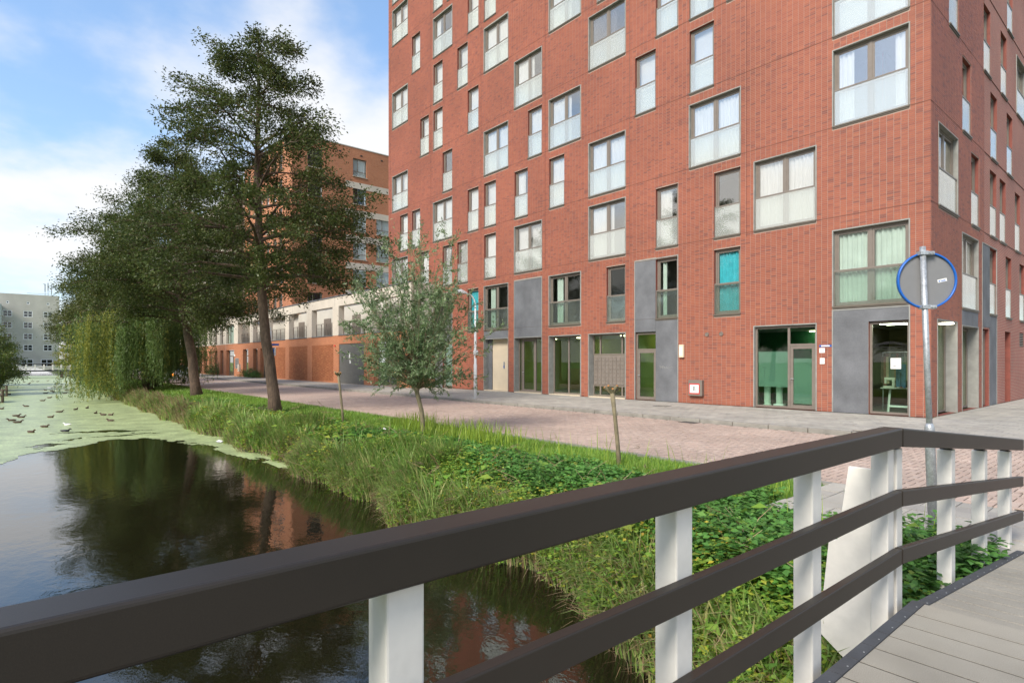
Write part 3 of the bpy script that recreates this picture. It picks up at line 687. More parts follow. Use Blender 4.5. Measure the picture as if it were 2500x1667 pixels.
    trimbox(21.03, 23.2, 2.9, side_=True); trimbox(23.82, 25.96, 2.83, side_=True); trimbox(26.55, 28.83, 5.92, side_=True, depth=.05)
    # ---- ground floor glazing
    def glazed(u0, u1, z0, z1, cols, d=.32, gmat=M_shopglass, side_=False, trans=None, name='shop_window', doors=(), t=.07):
        """frame with glass; cols = fractions of mullions; trans = height of the transom"""
        o = empty(name, (u0, FACE_Y+d, 0) if not side_ else (FACE_X-d, u0, 0), R(90) if side_ else 0, bld); W = u1-u0
        b = MB(); frame_ring(b, 0, W, z0, z1, 0, .07, t); xs = [0]+[c*W for c in cols]+[W]
        for x in xs[1:-1]: b.box(x-.04, x+.04, .001, .068, z0+t, z1-t)
        link('frame', b.mesh('frame', M_frame), o)
        for i, (a, c) in enumerate(zip(xs[:-1], xs[1:])):
            a2 = a+(t if i == 0 else .04); c2 = c-(t if i == len(xs)-2 else .04)
            if trans and i in trans[1]:
                link('transom', B(a2, c2, .002, .066, trans[0]-.035, trans[0]+.035).mesh('transom', M_frame), o)
                link('pane', B(a2, c2, .03, .036, trans[0]+.035, z1-t).mesh('pane', gmat), o); top = trans[0]-.035
            else: top = z1-t
            if i in doors:
                db = MB(); frame_ring(db, a2+.005, c2-.005, z0+.03, top-.006, .01, .055, .10); link('door', db.mesh('door', M_frame), o)
                link('pane', B(a2+.10, c2-.10, .03, .036, z0+.13, top-.1).mesh('pane', gmat), o)
                hb = MB().box(a2+.04, a2+.065, -.05, .01, z0+1.02, z0+1.05).box(a2+.04, a2+.15, -.055, -.04, z0+1.02, z0+1.045).lathe([(.001, z0+.93), (.02, z0+.93), (.02, z0+.94), (.001, z0+.94)], 8, 0, (a2+.052, .0))
                link('handle', hb.mesh('handle', M_galv), o)
            else: link('pane', B(a2, c2, .03, .036, z0+t, top).mesh('pane', gmat), o)
        return o
    glazed(KX(17), KX(15), .04, 2.88, (.12, .62), trans=None, doors=(1,)); glazed(KX(14.5), KX(12.5), .04, 2.88, (.5,))
    glazed(KX(12), KX(10), .06, .55, (.2, .8), name='low_window', t=.05); glazed(KX(12), KX(10), 1.95, 2.88, (.2, .8), name='high_window', t=.05)
    d1 = glazed(KX(9.5), KX(8.5), .02, 2.86, (), d=.10, trans=(2.15, (0,)), doors=(0,), name='entrance_door')
    d2 = glazed(KX(4.5), KX(2.5), .02, 2.88, (.56,), d=.10, trans=(2.22, (1,)), doors=(1,), name='shop_front')
    glazed(KX(1.02), KX(0), .02, 2.88, (), d=.10, name='shop_window')
    glazed(KX(23.5), KX(22.5), .02, 2.88, (), d=.12, doors=(0,), name='entrance_door', gmat=M_frost)
    glazed(21.05, 23.18, .02, 2.88, (), side_=True, d=.3); glazed(23.84, 25.94, .02, 2.8, (.12,), side_=True, d=.3); glazed(26.54, 27.58, .02, 2.8, (), side_=True, d=.12, doors=(0,), name='entrance_door'); glazed(30.42, 31.43, .02, 2.83, (), side_=True, d=.2, gmat=M_frost, doors=(0,), name='entrance_door')
    lb = MB()
    for i in range(8): lb.box(FACE_X-.08, FACE_X-.02, 33.32, 34.18, 2.30+i*.075, 2.335+i*.075)
    lb.obj('vent_grille', M_frame, bld)
    # recessed cream entrance with intercom and dark door
    e = B(KX(19.5)+.35, KX(17.5)-.42, FACE_Y+.36, FACE_Y+.5, 0, 2.9).obj('entrance_wall', M_creamw, bld)
    B(KX(18.25), KX(18.25)+.10, FACE_Y+.33, FACE_Y+.359, 1.25, 1.62).obj('intercom', M_galv, bld); B(KX(18.25)+.02, KX(18.25)+.08, FACE_Y+.325, FACE_Y+.332, 1.28, 1.42).obj('intercom_screen', M_blue, bld)
    B(KX(17.5)-.42, KX(17.5)-.02, FACE_Y+.8, FACE_Y+.86, 0, 2.9).obj('door', M_frame, bld); B(KX(19.5), KX(17.5), FACE_Y+.9, FACE_Y+.95, 0, 2.95).obj('recess_back', M_dark, bld)
    B(KX(19.5)+.02, KX(19.5)+.349, FACE_Y+.3, FACE_Y+.5, 0, 2.9).obj('recess_pier', M_panel, bld)
    # thresholds
    for a, c in ((19.5, 17.5), (17, 15), (14.5, 12.5), (12, 10)): B(KX(a)+.01, KX(c)-.01, FACE_Y-.02, FACE_Y+.34, -.02, .035).obj('threshold', M_creamw, bld)
    # mailboxes
    mp = B(KX(12)+.02, KX(10)-.02, FACE_Y+.33, FACE_Y+.42, .56, 1.94).obj('mailbox_panel', M_skin1, bld)
    mbx = MB().box(0, .205, -.02, .0, 0, .155).box(.03, .175, -.026, -.02, .10, .125).mesh('mailbox', M_skin1); mslot = B(.085, .105, -.028, -.02, .03, .05).mesh('lock', M_galv)
    for i in range(9):
        for j in range(7):
            o = link('mailbox', mbx, bld, (KX(12)+.07+i*.222, FACE_Y+.33, .60+j*.18)); link('lock', mslot, o)
    # wall fittings
    for x in (-12.37, -11.77):
        o = MB().lathe([(.075, 0), (.082, 0), (.082, .03), (.070, .034), (.060, .018), (.001, .018)], 20).obj('air_vent', M_frame, bld, (x, FACE_Y-.001, 2.69)); o.rotation_euler = (R(90), 0, 0)
    o = B(-13.58, -13.36, FACE_Y-.10, FACE_Y, 1.80, 2.32).obj('wall_lamp', M_creamw, bld, bevel=.02); B(-13.53, -13.41, FACE_Y-.108, FACE_Y-.1, 1.88, 2.24).obj('lamp_cover', M_white, bld)
    meter = B(-13.10, -12.50, FACE_Y-.16, FACE_Y, .30, .92).obj('meter_box', M_frame, bld, bevel=.015)
    B(-13.05, -12.60, FACE_Y-.168, FACE_Y-.161, .38, .78).obj('red_sign', M_redp, meter); B(-13.02, -12.63, FACE_Y-.172, FACE_Y-.169, .42, .74).obj('white_sign', M_white, meter)
    link('letter', text_mesh('letter', 'B', .24, M_print), meter, (-12.825, FACE_Y-.174, .575))
    # street name, house number, bell
    nx = -8.20
    B(nx-.02, nx+.36, FACE_Y-.012, FACE_Y-.003, 2.13, 2.19).obj('street_name_plate', M_blue, bld); B(nx+.04, nx+.30, FACE_Y-.0135, FACE_Y-.0125, 2.138, 2.18).obj('white_band', M_white, bld)
    B(nx-.02, nx+.15, FACE_Y-.014, FACE_Y-.003, 1.93, 2.09).obj('house_number_plate', M_white, bld); link('house_number', text_mesh('house_number', '1', .12, M_print), bld, (nx+.065, FACE_Y-.017, 2.005))
    B(nx+.0, nx+.15, FACE_Y-.03, FACE_Y-.003, 1.56, 1.76).obj('doorbell_plate', M_white, bld, bevel=.006)
    # graffiti scrawl
    gb = MB(); pts = []
    for i in range(70):
        t = i/69; pts.append((-14.56+.6*t+.03*math.sin(t*40), FACE_Y-.006, 1.40+.05*math.sin(t*47)*(1-.3*t)+.015*math.cos(t*21)))
    gb.tube(pts, .0055, 4); gb.obj('graffiti', M_trim, bld)
    # exit light, interior rooms
    def room(u0, u1, y1, wallm, lampx=(), z1=2.88, y0=None):
        y0 = y0 or FACE_Y+.21
        b = MB(); b.quad((u0, y1, 0), (u1, y1, 0), (u1, y1, z1), (u0, y1, z1), 0); b.quad((u0, y0, 0), (u0, y1, 0), (u0, y1, z1), (u0, y0, z1), 0); b.quad((u1, y1, 0), (u1, y0, 0), (u1, y0, z1), (u1, y1, z1), 0)
        b.quad((u0, y0, z1), (u1, y0, z1), (u1, y1, z1), (u0, y1, z1), 2); b.quad((u0, y0, .01), (u1, y0, .01), (u1, y1, .01), (u0, y1, .01), 1)
        o = b.obj('interior_room', [wallm, M_floor, M_curt], bld)
        for lx, ly, w_, d_, mm in lampx: B(lx, lx+w_, ly, ly+d_, z1-.05, z1-.01).obj('ceiling_or_fill_lamp', mm, o)
    room(KX(17)-.4, KX(10)+.2, 24.8, M_lobby, [(KX(14), 21.8, .25, .25, M_downl), (KX(11.2), 21.6, .25, .25, M_downl), (KX(16), 22, .25, .25, M_downl), (KX(12.4), 23.6, .3, .3, M_downl), (KX(15.2), 23.8, .3, .3, M_downl)])
    B(KX(17)-.3, KX(10)+.1, 24.7, 24.79, .01, 1.25).obj('ochre_dado', M_lobby2, bld)
    room(KX(9.6)+.05, KX(8.4), 24.0, M_lobby, [(KX(9.2), 21.9, .5, .15, M_downl)])
    B(KX(8.9), KX(8.9)+.32, 21.4, 21.43, 2.35, 2.52).obj('exit_sign', M_exit, bld)
    room(KX(7)+.1, KX(2.3), 24.6, M_green, [(KX(4.2), 24.2, .9, .12, M_downl)])  # this room's lamp is an added fill, set far back to light the green walls
    room(KX(2.1)+.03, FACE_X-.35, 25.9, mk('olive_shop_wall', (.17, .15, .07), .8, .15, 1), [(KX(.95), 21.1, 1.2, .06, M_tube), (KX(.95), 21.7, 1.0, .06, M_tube), (KX(.3), 22.6, .9, .06, M_tube)])
    # frosted film, fluted pedestals, plinth behind the green shop front
    B(KX(4.5)+.09, KX(4.5)+1.14, FACE_Y+.142, FACE_Y+.146, .75, 2.0).obj('frosted_film', M_frost, bld)
    B(KX(2.5)-.82, KX(2.5)-.17, FACE_Y+.142, FACE_Y+.146, .20, 1.75).obj('frosted_film', M_frost, bld)
    for px, hh in ((KX(4.5)+.22, 1.0), (KX(4.5)+.66, .98)):
        b = MB(); n = 20
        prof = [(.15, 0), (.15, .07), (.12, .09), (.10, .14), (.095, .75*hh), (.12, .85*hh), (.16, .90*hh), (.16, hh)]
        b.lathe(prof, n, 0, (px, FACE_Y+.55))
        for q in range(12): a = q*math.pi/6; b.box(px+.1*math.cos(a)-.008, px+.1*math.cos(a)+.008, FACE_Y+.55+.1*math.sin(a)-.008, FACE_Y+.55+.1*math.sin(a)+.008, .14, .74*hh)
        tag(b.obj('pedestal', M_curt2), 'white fluted pedestal inside the green shop window, %s one' % ('further left' if hh == 1.0 else 'nearer the door'), 'pedestal', 'fluted pedestals in the shop window')
    pl = B(KX(4.5)+.6, KX(4.5)+.95, FACE_Y+.22, FACE_Y+.4, .03, .14).obj('plinth', M_white); tag(pl, 'small white block at the foot of the fluted pedestal', 'display block')
    # lettering on the corner shop window
    ux = (KX(1.02)+KX(0))/2
    link('lettering', text_mesh('lettering', 'KLEDINGREPARATIE', .105, M_print, arc=.95), bld, (ux, FACE_Y+.125, 2.22)); B(ux-.36, ux+.36, FACE_Y+.122, FACE_Y+.126, 2.085, 2.093).obj('lettering_rule', M_print, bld)
    pp = B(ux+.02, ux+.30, FACE_Y+.123, FACE_Y+.126, 1.42, 1.75).obj('paper_notice', M_white, bld); link('lettering', text_mesh('lettering', 'nger.n', .07, M_print), pp, (ux+.16, FACE_Y+.1215, 1.52))
    # inside the repair shop
    t = tag(empty('work_table', (ux, 21.5, 0)), 'pale work table standing on trestle legs behind the corner shop window', 'table')
    B(-.5, .5, -.25, .35, .78, .81).obj('tabletop', M_beige2, t)
    for sx in (-.36, .24): MB().tube([(sx, 0, 0), (sx+.06, 0, .78)], .035, 4).obj('leg', M_white, t)
    B(-.35, .3, -.02, .04, .18, .24).obj('brace', M_white, t)
    rk = tag(empty('clothes_rack', (ux, 22.3, 0)), 'clothes rack full of dark garments inside the corner shop', 'clothes rack')
    MB().tube([(-.75, 0, 1.95), (.5, 0, 1.95)], .018, 6).obj('rail', M_galv, rk)
    for sx in (-.75, .5): MB().tube([(sx, 0, 0), (sx, 0, 1.95)], .018, 6).obj('upright', M_galv, rk)
    for i in range(16):
        x = -.70+i*.076; h = random.uniform(.8, 1.1); b = MB(); b.prism([(x-.045, -.22), (x+.045, -.2), (x+.05, .2), (x-.04, .22)], 1.88-h, 1.80); b.prism([(x-.015, -.1), (x+.015, -.1), (x+.015, .1), (x-.015, .1)], 1.80, 1.9)
        tag(b.obj('garment', M_cloth, None, (ux, 22.3, 0)), 'garment hanging in the row on the rack in the corner shop', 'garment', 'garments on the shop rack')
    b = MB(); b.box(-.13, .13, 0, .06, .0, .28); b.box(-.13, -.01, 0, .06, -.42, 0); b.box(.01, .13, 0, .06, -.42, 0)
    tag(b.obj('hanging_dungarees', M_denim, None, (ux+.17, FACE_Y+.55, 1.28)), 'blue denim dungarees hanging below the white notice in the shop window', 'dungarees')
    sm = tag(empty('sewing_machine', (ux-.3, 21.45, .81)), 'small pale sewing machine on the left end of the shop work table', 'sewing machine')
    MB().box(-.16, .16, -.07, .07, 0, .05).box(.08, .16, -.05, .05, .05, .26).box(-.14, .16, -.045, .045, .24, .32).box(-.14, -.08, -.03, .03, .12, .24).obj('body', M_beige2, sm, bevel=.01); MB().lathe([(.04, 0), (.04, .02)], 10).obj('handwheel', M_print, sm, (.17, 0, .2)).rotation_euler = (0, R(90), 0)
    for i in range(6):
        tag(MB().lathe([(.035, 0), (.035, .01), (.018, .015), (.018, .08), (.035, .085), (.035, .095)], 8).obj('thread_spool', [M_white, M_redp, M_blue, M_lobby2, M_green, M_white][i], None, (ux-.05+i*.09, 21.4+.03*(i % 2), .81)), 'thread spool in the row on the shop work table', 'spool', 'thread spools on the shop table')
    # security lamp near the top
    o = MB().box(-.12, .12, -.35, -.1, -.05, .05).tube([(0, 0, .1), (0, -.2, .02)], .02, 6).obj('wall_lamp', M_print, bld, (KX(13.6), FACE_Y, 19.1+.9))
    MB().lathe([(.02, 0), (.05, .0), (.05, .07), (.02, .09)], 10).obj('alarm_beacon', M_redp, bld, (-26.9, FACE_Y-.06, 2.95))
    return bld
def gaps(u0, u1, hs):
    hs = sorted((h[0]-.03, h[1]+.03) for h in hs); out = []; c = u0
    for a, b in hs:
        if a > c: out.append((c, a))
        c = max(c, b)
    if c < u1: out.append((c, u1))
    return out
build_main()
# ---------------------------------------------------------------- orange low building, white block, orange tower
def simple_window(parent, P, rz, w, h, split=True, low=.6, curtain=None, sill=M_beige, glass=M_glassd):
    def fr():
        b = MB(); frame_ring(b, 0, w, 0, h, .0, .07, .07)
        if split: b.box(w*.36-.03, w*.36+.03, .001, .068, low, h-.07)
        if low: b.box(.07, w-.07, .002, .066, low-.03, low+.03)
        return b.mesh('window', M_frame)
    o = link('window', cached(('sw', round(w, 2), round(h, 2), split, low), fr), parent, P, rz)
    link('pane', cached(('swp', round(w, 2), round(h, 2), glass.name), lambda: B(.07, w-.07, .03, .036, .07, h-.07).mesh('pane', glass)), o)
    link('sill', cached(('sws', round(w, 2), sill.name), lambda: B(-.03, w+.03, -.20, .0, -.06, -.002).mesh('sill', sill)), o)
    if curtain: link('curtain', curtain_mesh(.08, w-.08, .05, h-.08, curtain, ('sc', round(w, 2), round(h, 2), curtain.name)), o).location = (0, .16, 0)
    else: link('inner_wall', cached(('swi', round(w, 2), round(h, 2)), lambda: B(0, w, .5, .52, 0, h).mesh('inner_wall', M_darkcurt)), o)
    return o
def build_podium():
    bl = tag(empty('low_terrace_building'), 'low building with orange brick base and pale concrete terrace frames beside the road', 'building')
    Y = 18.6; X0, X1 = -73.9, -31.6
    P = lambda u, d, z: (u, Y+d, z)
    gh = [(-73.6, -70.4, 0, 2.94), (-67, -65.1, 0, 2.94), (-63.4, -62, 0, 2.94), (-61.1, -59.4, 0, 2.94), (-57.5, -53.9, .1, 2.94), (-52.9, -48.6, .1, 2.94), (-47.6, -43.3, .1, 2.94), (-42.3, -38.1, 0, 2.96), (-36.6, -33.4, 0, 2.94)]
    w = MB(); wall_with_holes(w, X0, X1, 0, 3.62, gh, P, .35, 0, 0)
    w.quad((X1, Y, 0), (X1, 20.3, 0), (X1, 20.3, 3.62), (X1, Y, 3.62)); w.obj('brick_wall', M_orange, bl)
    up = [(-73.6, -70.4), (-68.8, -64.5), (-63.4, -59.6), (-58.6, -53.9), (-52.9, -48.7), (-47.6, -43.4), (-42.3, -37.9), (-36.8, -32.5)]
    uh = [(a, b, 3.66, 5.84) for a, b in up]
    w = MB(); wall_with_holes(w, X0, X1, 3.62, 6.56, uh, lambda u, d, z: (u, Y-.02+d, z), .45)
    w.quad((X0, Y-.02, 3.62), (X1, Y-.02, 3.62), (X1, Y, 3.62), (X0, Y, 3.62)); w.quad((X1, Y-.02, 3.62), (X1, 20.3, 3.62), (X1, 20.3, 6.56), (X1, Y-.02, 6.56))
    w.obj('terrace_frame', [M_beige, M_beige], bl)
    s = MB()
    for x in (-70, -64, -58, -52, -48.2, -43, -37.4): s.box(x-.008, x+.008, Y-.024, Y-.01, 5.86, 6.55)
    s.obj('panel_joint', M_panel, bl)
    MB().box(X0, X1+.05, Y-.07, Y+.35, 6.56, 6.64).obj('roof_edge', M_panel, bl)
    MB().box(X0, LEFT_X-.02, 21.6, 33, 6.3, 6.5).obj('roof', M_panel, bl)
    b = MB(); b.box(X0, LEFT_X-.1, 21.4, 21.6, 3.6, 6.3).box(LEFT_X-.1, X1-.1, 20.2, 20.29, 3.6, 6.3).box(X0, X1, Y+.4, 21.4, 3.5, 3.6, 0, '').obj('terrace_wall', M_beige2, bl)
    for i, (a, c) in enumerate(up):
        if i == 0: simple_window(bl, (a, Y+.15, 3.68), 0, c-a, 2.14, low=0, curtain=M_curt2); continue
        B(a, c, Y-.05, Y+.25, 3.60, 3.66).obj('sill', M_panel, bl)
        r = MB(); z = 4.65; r.box(a, c, Y+.35, Y+.39, z, z+.04); r.box(a, c, Y+.355, Y+.385, z-.35, z-.32)
        n = 4
        for k in range(n+1): x = a+(c-a)*k/n; r.box(x-.02, x+.02, Y+.345, Y+.395, 3.66, z)
        r.obj('railing', M_frame, bl)
        dw = a+.5+(i % 3)*.6; y_ = 21.38 if c < LEFT_X else 20.18
        B(dw, dw+1.5, y_-.03, y_, 3.62, 5.5).obj('terrace_door', M_frame, bl)
    # ground floor doors, lattice, garage
    for a, c in ((-73.6, -70.4), (-67, -65.1), (-63.4, -62), (-61.1, -59.4), (-36.6, -33.4)):
        o = link('door', cached(('gd', round(c-a, 2)), lambda: (lambda b: (frame_ring(b, 0, c-a, 0, 2.9, 0, .07, .09), b.box((c-a)/2-.05, (c-a)/2+.05, .001, .069, .09, 2.2), b.box(.09, c-a-.09, .001, .069, 2.2, 2.3), b)[-1])(MB()).mesh('door', M_frame)), bl, (a, Y+.34, 0))
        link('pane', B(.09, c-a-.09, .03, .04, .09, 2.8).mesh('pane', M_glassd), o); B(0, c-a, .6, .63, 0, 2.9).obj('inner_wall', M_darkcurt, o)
    lat = MB(); back = MB()
    for a, c in ((-57.5, -53.9), (-52.9, -48.6), (-47.6, -43.3)):
        back.box(a, c, Y+.14, Y+.16, .1, 2.94); j = 0; z = .1
        while z < 2.9:
            x = a + (0 if j % 2 else -.135)
            while x < c: 
                x0, x1 = max(a, x), min(c, x+.155)
                if x1-x0 > .02: lat.box(x0, x1, Y-.002, Y+.12, z, z+.1)
                x += .27
            z += .105; j += 1
    tag(lat.obj('lattice_brick', M_orangeb, bl), kind='stuff'); back.obj('lattice_back', M_holedark, bl)
    g = MB(); a, c = -42.3, -38.1; g.box(a, c, Y+.05, Y+.1, 0, 2.96)
    for k in range(24): g.box(a+.02, c-.02, Y+.04, Y+.05, .06+k*.12, .165+k*.12)
    g.obj('garage_door', M_garage, bl); MB().box(-40.6, -40.4, Y+.03, Y+.039, 1.9, 2.3).box(-40.5, -40.3, Y+.03, Y+.039, 1.5, 1.75).obj('notice', M_white, bl)
    # letterbox block and fittings
    lbx = B(-69.8, -68.5, Y-.04, Y, .9, 2.0).obj('letterbox_block', M_galv, bl)
    for k in range(6): B(-69.7, -68.6, Y-.05, Y-.04, .95+k*.17, 1.08+k*.17).obj('letterbox', M_garage, lbx)
    B(-68.2, -67.8, Y-.22, Y, .55, 1.35).obj('meter_box', M_beige, bl); B(-70.2, -69.9, Y-.05, Y, 2.2, 2.45).obj('house_number_plate', M_white, bl)
    MB().lathe([(.02, 0), (.06, 0), (.06, .08), (.02, .1)], 8).obj('alarm_beacon', M_redp, bl, (-42.9, Y-.08, 2.8))
def build_white():
    bl = tag(empty('pale_apartment_block'), 'pale concrete apartment block with narrow dark windows and a brick ground floor, behind the willow', 'building')
    Y = 18.6; X0, X1 = -112, -73.92
    cols = []; x = -74.9
    while x > -110: cols.append((x-1.32, x)); x -= 2.68
    gh = [(a, b, .15, 2.94) for a, b in cols]; w = MB(); wall_with_holes(w, X0, X1, 0, 3.62, gh, lambda u, d, z: (u, Y+d, z), .35); w.obj('brick_wall', [M_orange, M_orange], bl)
    fl = [3.68+2.83*k for k in range(6)]; top = 20.6
    hs = [(a, b, z, z+2.1) for a, b in cols for z in fl]
    sh = [(20.0, 21.0, 6.6+2.83*k, 8.8+2.83*k) for k in range(5)]
    w = MB(); wall_with_holes(w, X0, X1, 3.62, top, hs, lambda u, d, z: (u, Y-.02+d, z), .3); w.quad((X1, Y-.02, 3.62), (X1, 34, 3.62), (X1, 34, top), (X1, Y-.02, top))
    w.box(X0, X1, Y-.02, 34, top, top+.15)
    w.obj('concrete_wall', [M_beige, M_beige], bl)
    j = MB()
    for z in fl[1:]: j.box(X0, X1, Y-.024, Y-.01, z-.42, z-.40); j.box(X1, X1+.004, Y, 20.6, z-.42, z-.40)
    j.obj('panel_joint', M_panel, bl)
    for i, (a, b) in enumerate(cols):
        for k, z in enumerate(fl): simple_window(bl, (a, Y+.2, z), 0, b-a, 2.1, split=False, low=.6, sill=M_beige)
        simple_window(bl, (a, Y+.25, .15), 0, b-a, 2.79, split=False, low=2.2, sill=M_beige)
    for a, b, c, d in sh: o = B(X1, X1+.03, 19.45, 20.55, c, d).obj('window', M_frame, bl); B(X1+.03, X1+.035, 19.53, 20.47, c+.08, d-.08).obj('pane', M_cargl, o)
def build_tower():
    bl = tag(empty('orange_apartment_tower'), 'orange brick apartment tower with beige spandrel bands rising behind the big tree', 'building')
    XF, YL, X0, top, Y1 = -58.2, 20.7, -73.88, 24.3, 36
    fz = [.7+2.94*k for k in range(8)]   # sills from the roof rhythm
    fz = [9.57-2.94+2.94*k for k in range(6)]
    side = []
    for z in fz: side.append((22.29, 23.86, z, z+2.0, 0)); side.append((27.17, 28.74, z, z+1.9 if z < 21 else z+1.9, 1))
    for z in fz[:4]: side.append((29.88, 31.9, z, z+1.9, 1)); side.append((33.4, 35.2, z, z+1.9, 1))
    w = MB(); wall_with_holes(w, YL, Y1, 6.3, top, [s[:4] for s in side], lambda u, d, z: (XF-d, u, z), .18)
    front = []
    for z in fz:
        for a in (-60.9, -62.7, -65.0, -67.2, -69.4, -71.6): front.append((a-1.0, a, z, z+2.0))
    wall_with_holes(w, X0, XF, 6.3, top, front, lambda u, d, z: (u, YL+d, z), .18)
    w.box(X0, XF, YL, Y1, top, top+.01); w.obj('brick_wall', [M_orange, M_orange], bl)
    MB().box(X0-.03, XF+.04, YL-.04, Y1, top+.01, top+.10).obj('roof_edge', M_beige2, bl)
    for k in range(6): B(XF, XF+.02, 23.2+k*2.4, 23.45+k*2.4, top-.75, top-.6).obj('roof_drain', M_dark, bl)
    for z in (20.03, 17.1, 14.35-.0, 11.45, 8.5): B(XF-.02, XF+.025, 26.33, Y1, z, z+.66).obj('spandrel_band', M_beige, bl)
    r = random.Random(9)
    for a, b, c, d, t in side: simple_window(bl, (XF-.10, a, c), R(90), b-a, d-c, low=.55, curtain=r.choice([M_curt, M_curt2, None, M_curt]) if t else r.choice([M_darkcurt, None]))
    for a, b, c, d in front: simple_window(bl, (a, YL+.10, c), 0, 1.0, 2.0, low=.6)
build_podium(); build_white(); build_tower()
def build_far():
    bl = tag(empty('grey_housing_block'), 'grey six storey housing block with small white framed windows beyond the far canal bridge', 'building')
    X = -190; y0, y1, top = -30, 8.2, 18.2
    ys = [6.2-3.9*k for k in range(9)]
    hs = []
    for y in ys:
        hs.append((y-.55, y-.0, 15.9, 16.55))
        for z in (12.7, 9.9, 7.1, 4.3): hs.append((y-1.2, y+.6, z, z+1.55))
    for k in range(10): hs.append((6.9-3.9*k-2.4, 6.9-3.9*k, .2, 2.2))
    w = MB(); wall_with_holes(w, y0, y1, 0, top, hs, lambda u, d, z: (X-d, u, z), .25); w.quad((X, y1, 0), (X-14, y1, 0), (X-14, y1, top), (X, y1, top)); w.box(X-14, X, y0, y1, top, top+.2)
    w.obj('rendered_wall', [M_beige2, M_beige2], bl)
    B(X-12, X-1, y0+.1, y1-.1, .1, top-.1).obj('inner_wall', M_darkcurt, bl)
    for a, b, c, d in hs:
        m = MB(); frame_ring(m, 0, b-a, 0, d-c, 0, .1, .14)
        if b-a > 1: m.box((b-a)/2-.06, (b-a)/2+.06, .001, .09, .14, d-c-.14); m.box(.14, b-a-.14, .001, .09, (d-c)/2-.05, (d-c)/2+.05)
        me = cached(('ff', round(b-a, 2), round(d-c, 2)), lambda: m.mesh('window', M_white)); o = link('window', me, bl, (X-.02, a, c), R(90))
        link('pane', cached(('fp', round(b-a, 2), round(d-c, 2)), lambda: B(.1, b-a-.1, .04, .05, .1, d-c-.1).mesh('pane', M_cargl)), o)
    B(X+.02, X+6, -26, -2.9, 0, 15.3).obj('stair_wing', mk('grey_green_cladding', (.26, .30, .29), .7), bl)
    an = tag(empty('roof_antenna', (X-2, 6.3, top+.2)), 'phone mast antennas standing on the roof of the grey housing block', 'antenna')
    for dy, h in ((-.9, 3.0), (-.3, 3.3), (.4, 2.9)): MB().tube([(0, dy, 0), (0, dy, h)], .06, 6).box(-.12, .12, dy-.12, dy+.12, h-1.9, h+.1).obj('panel_antenna', M_galv, an)
    MB().tube([(0, -4.5, .5), (0, 1, .5)], .05, 5).obj('guard_rail', M_galv, an)
build_far()
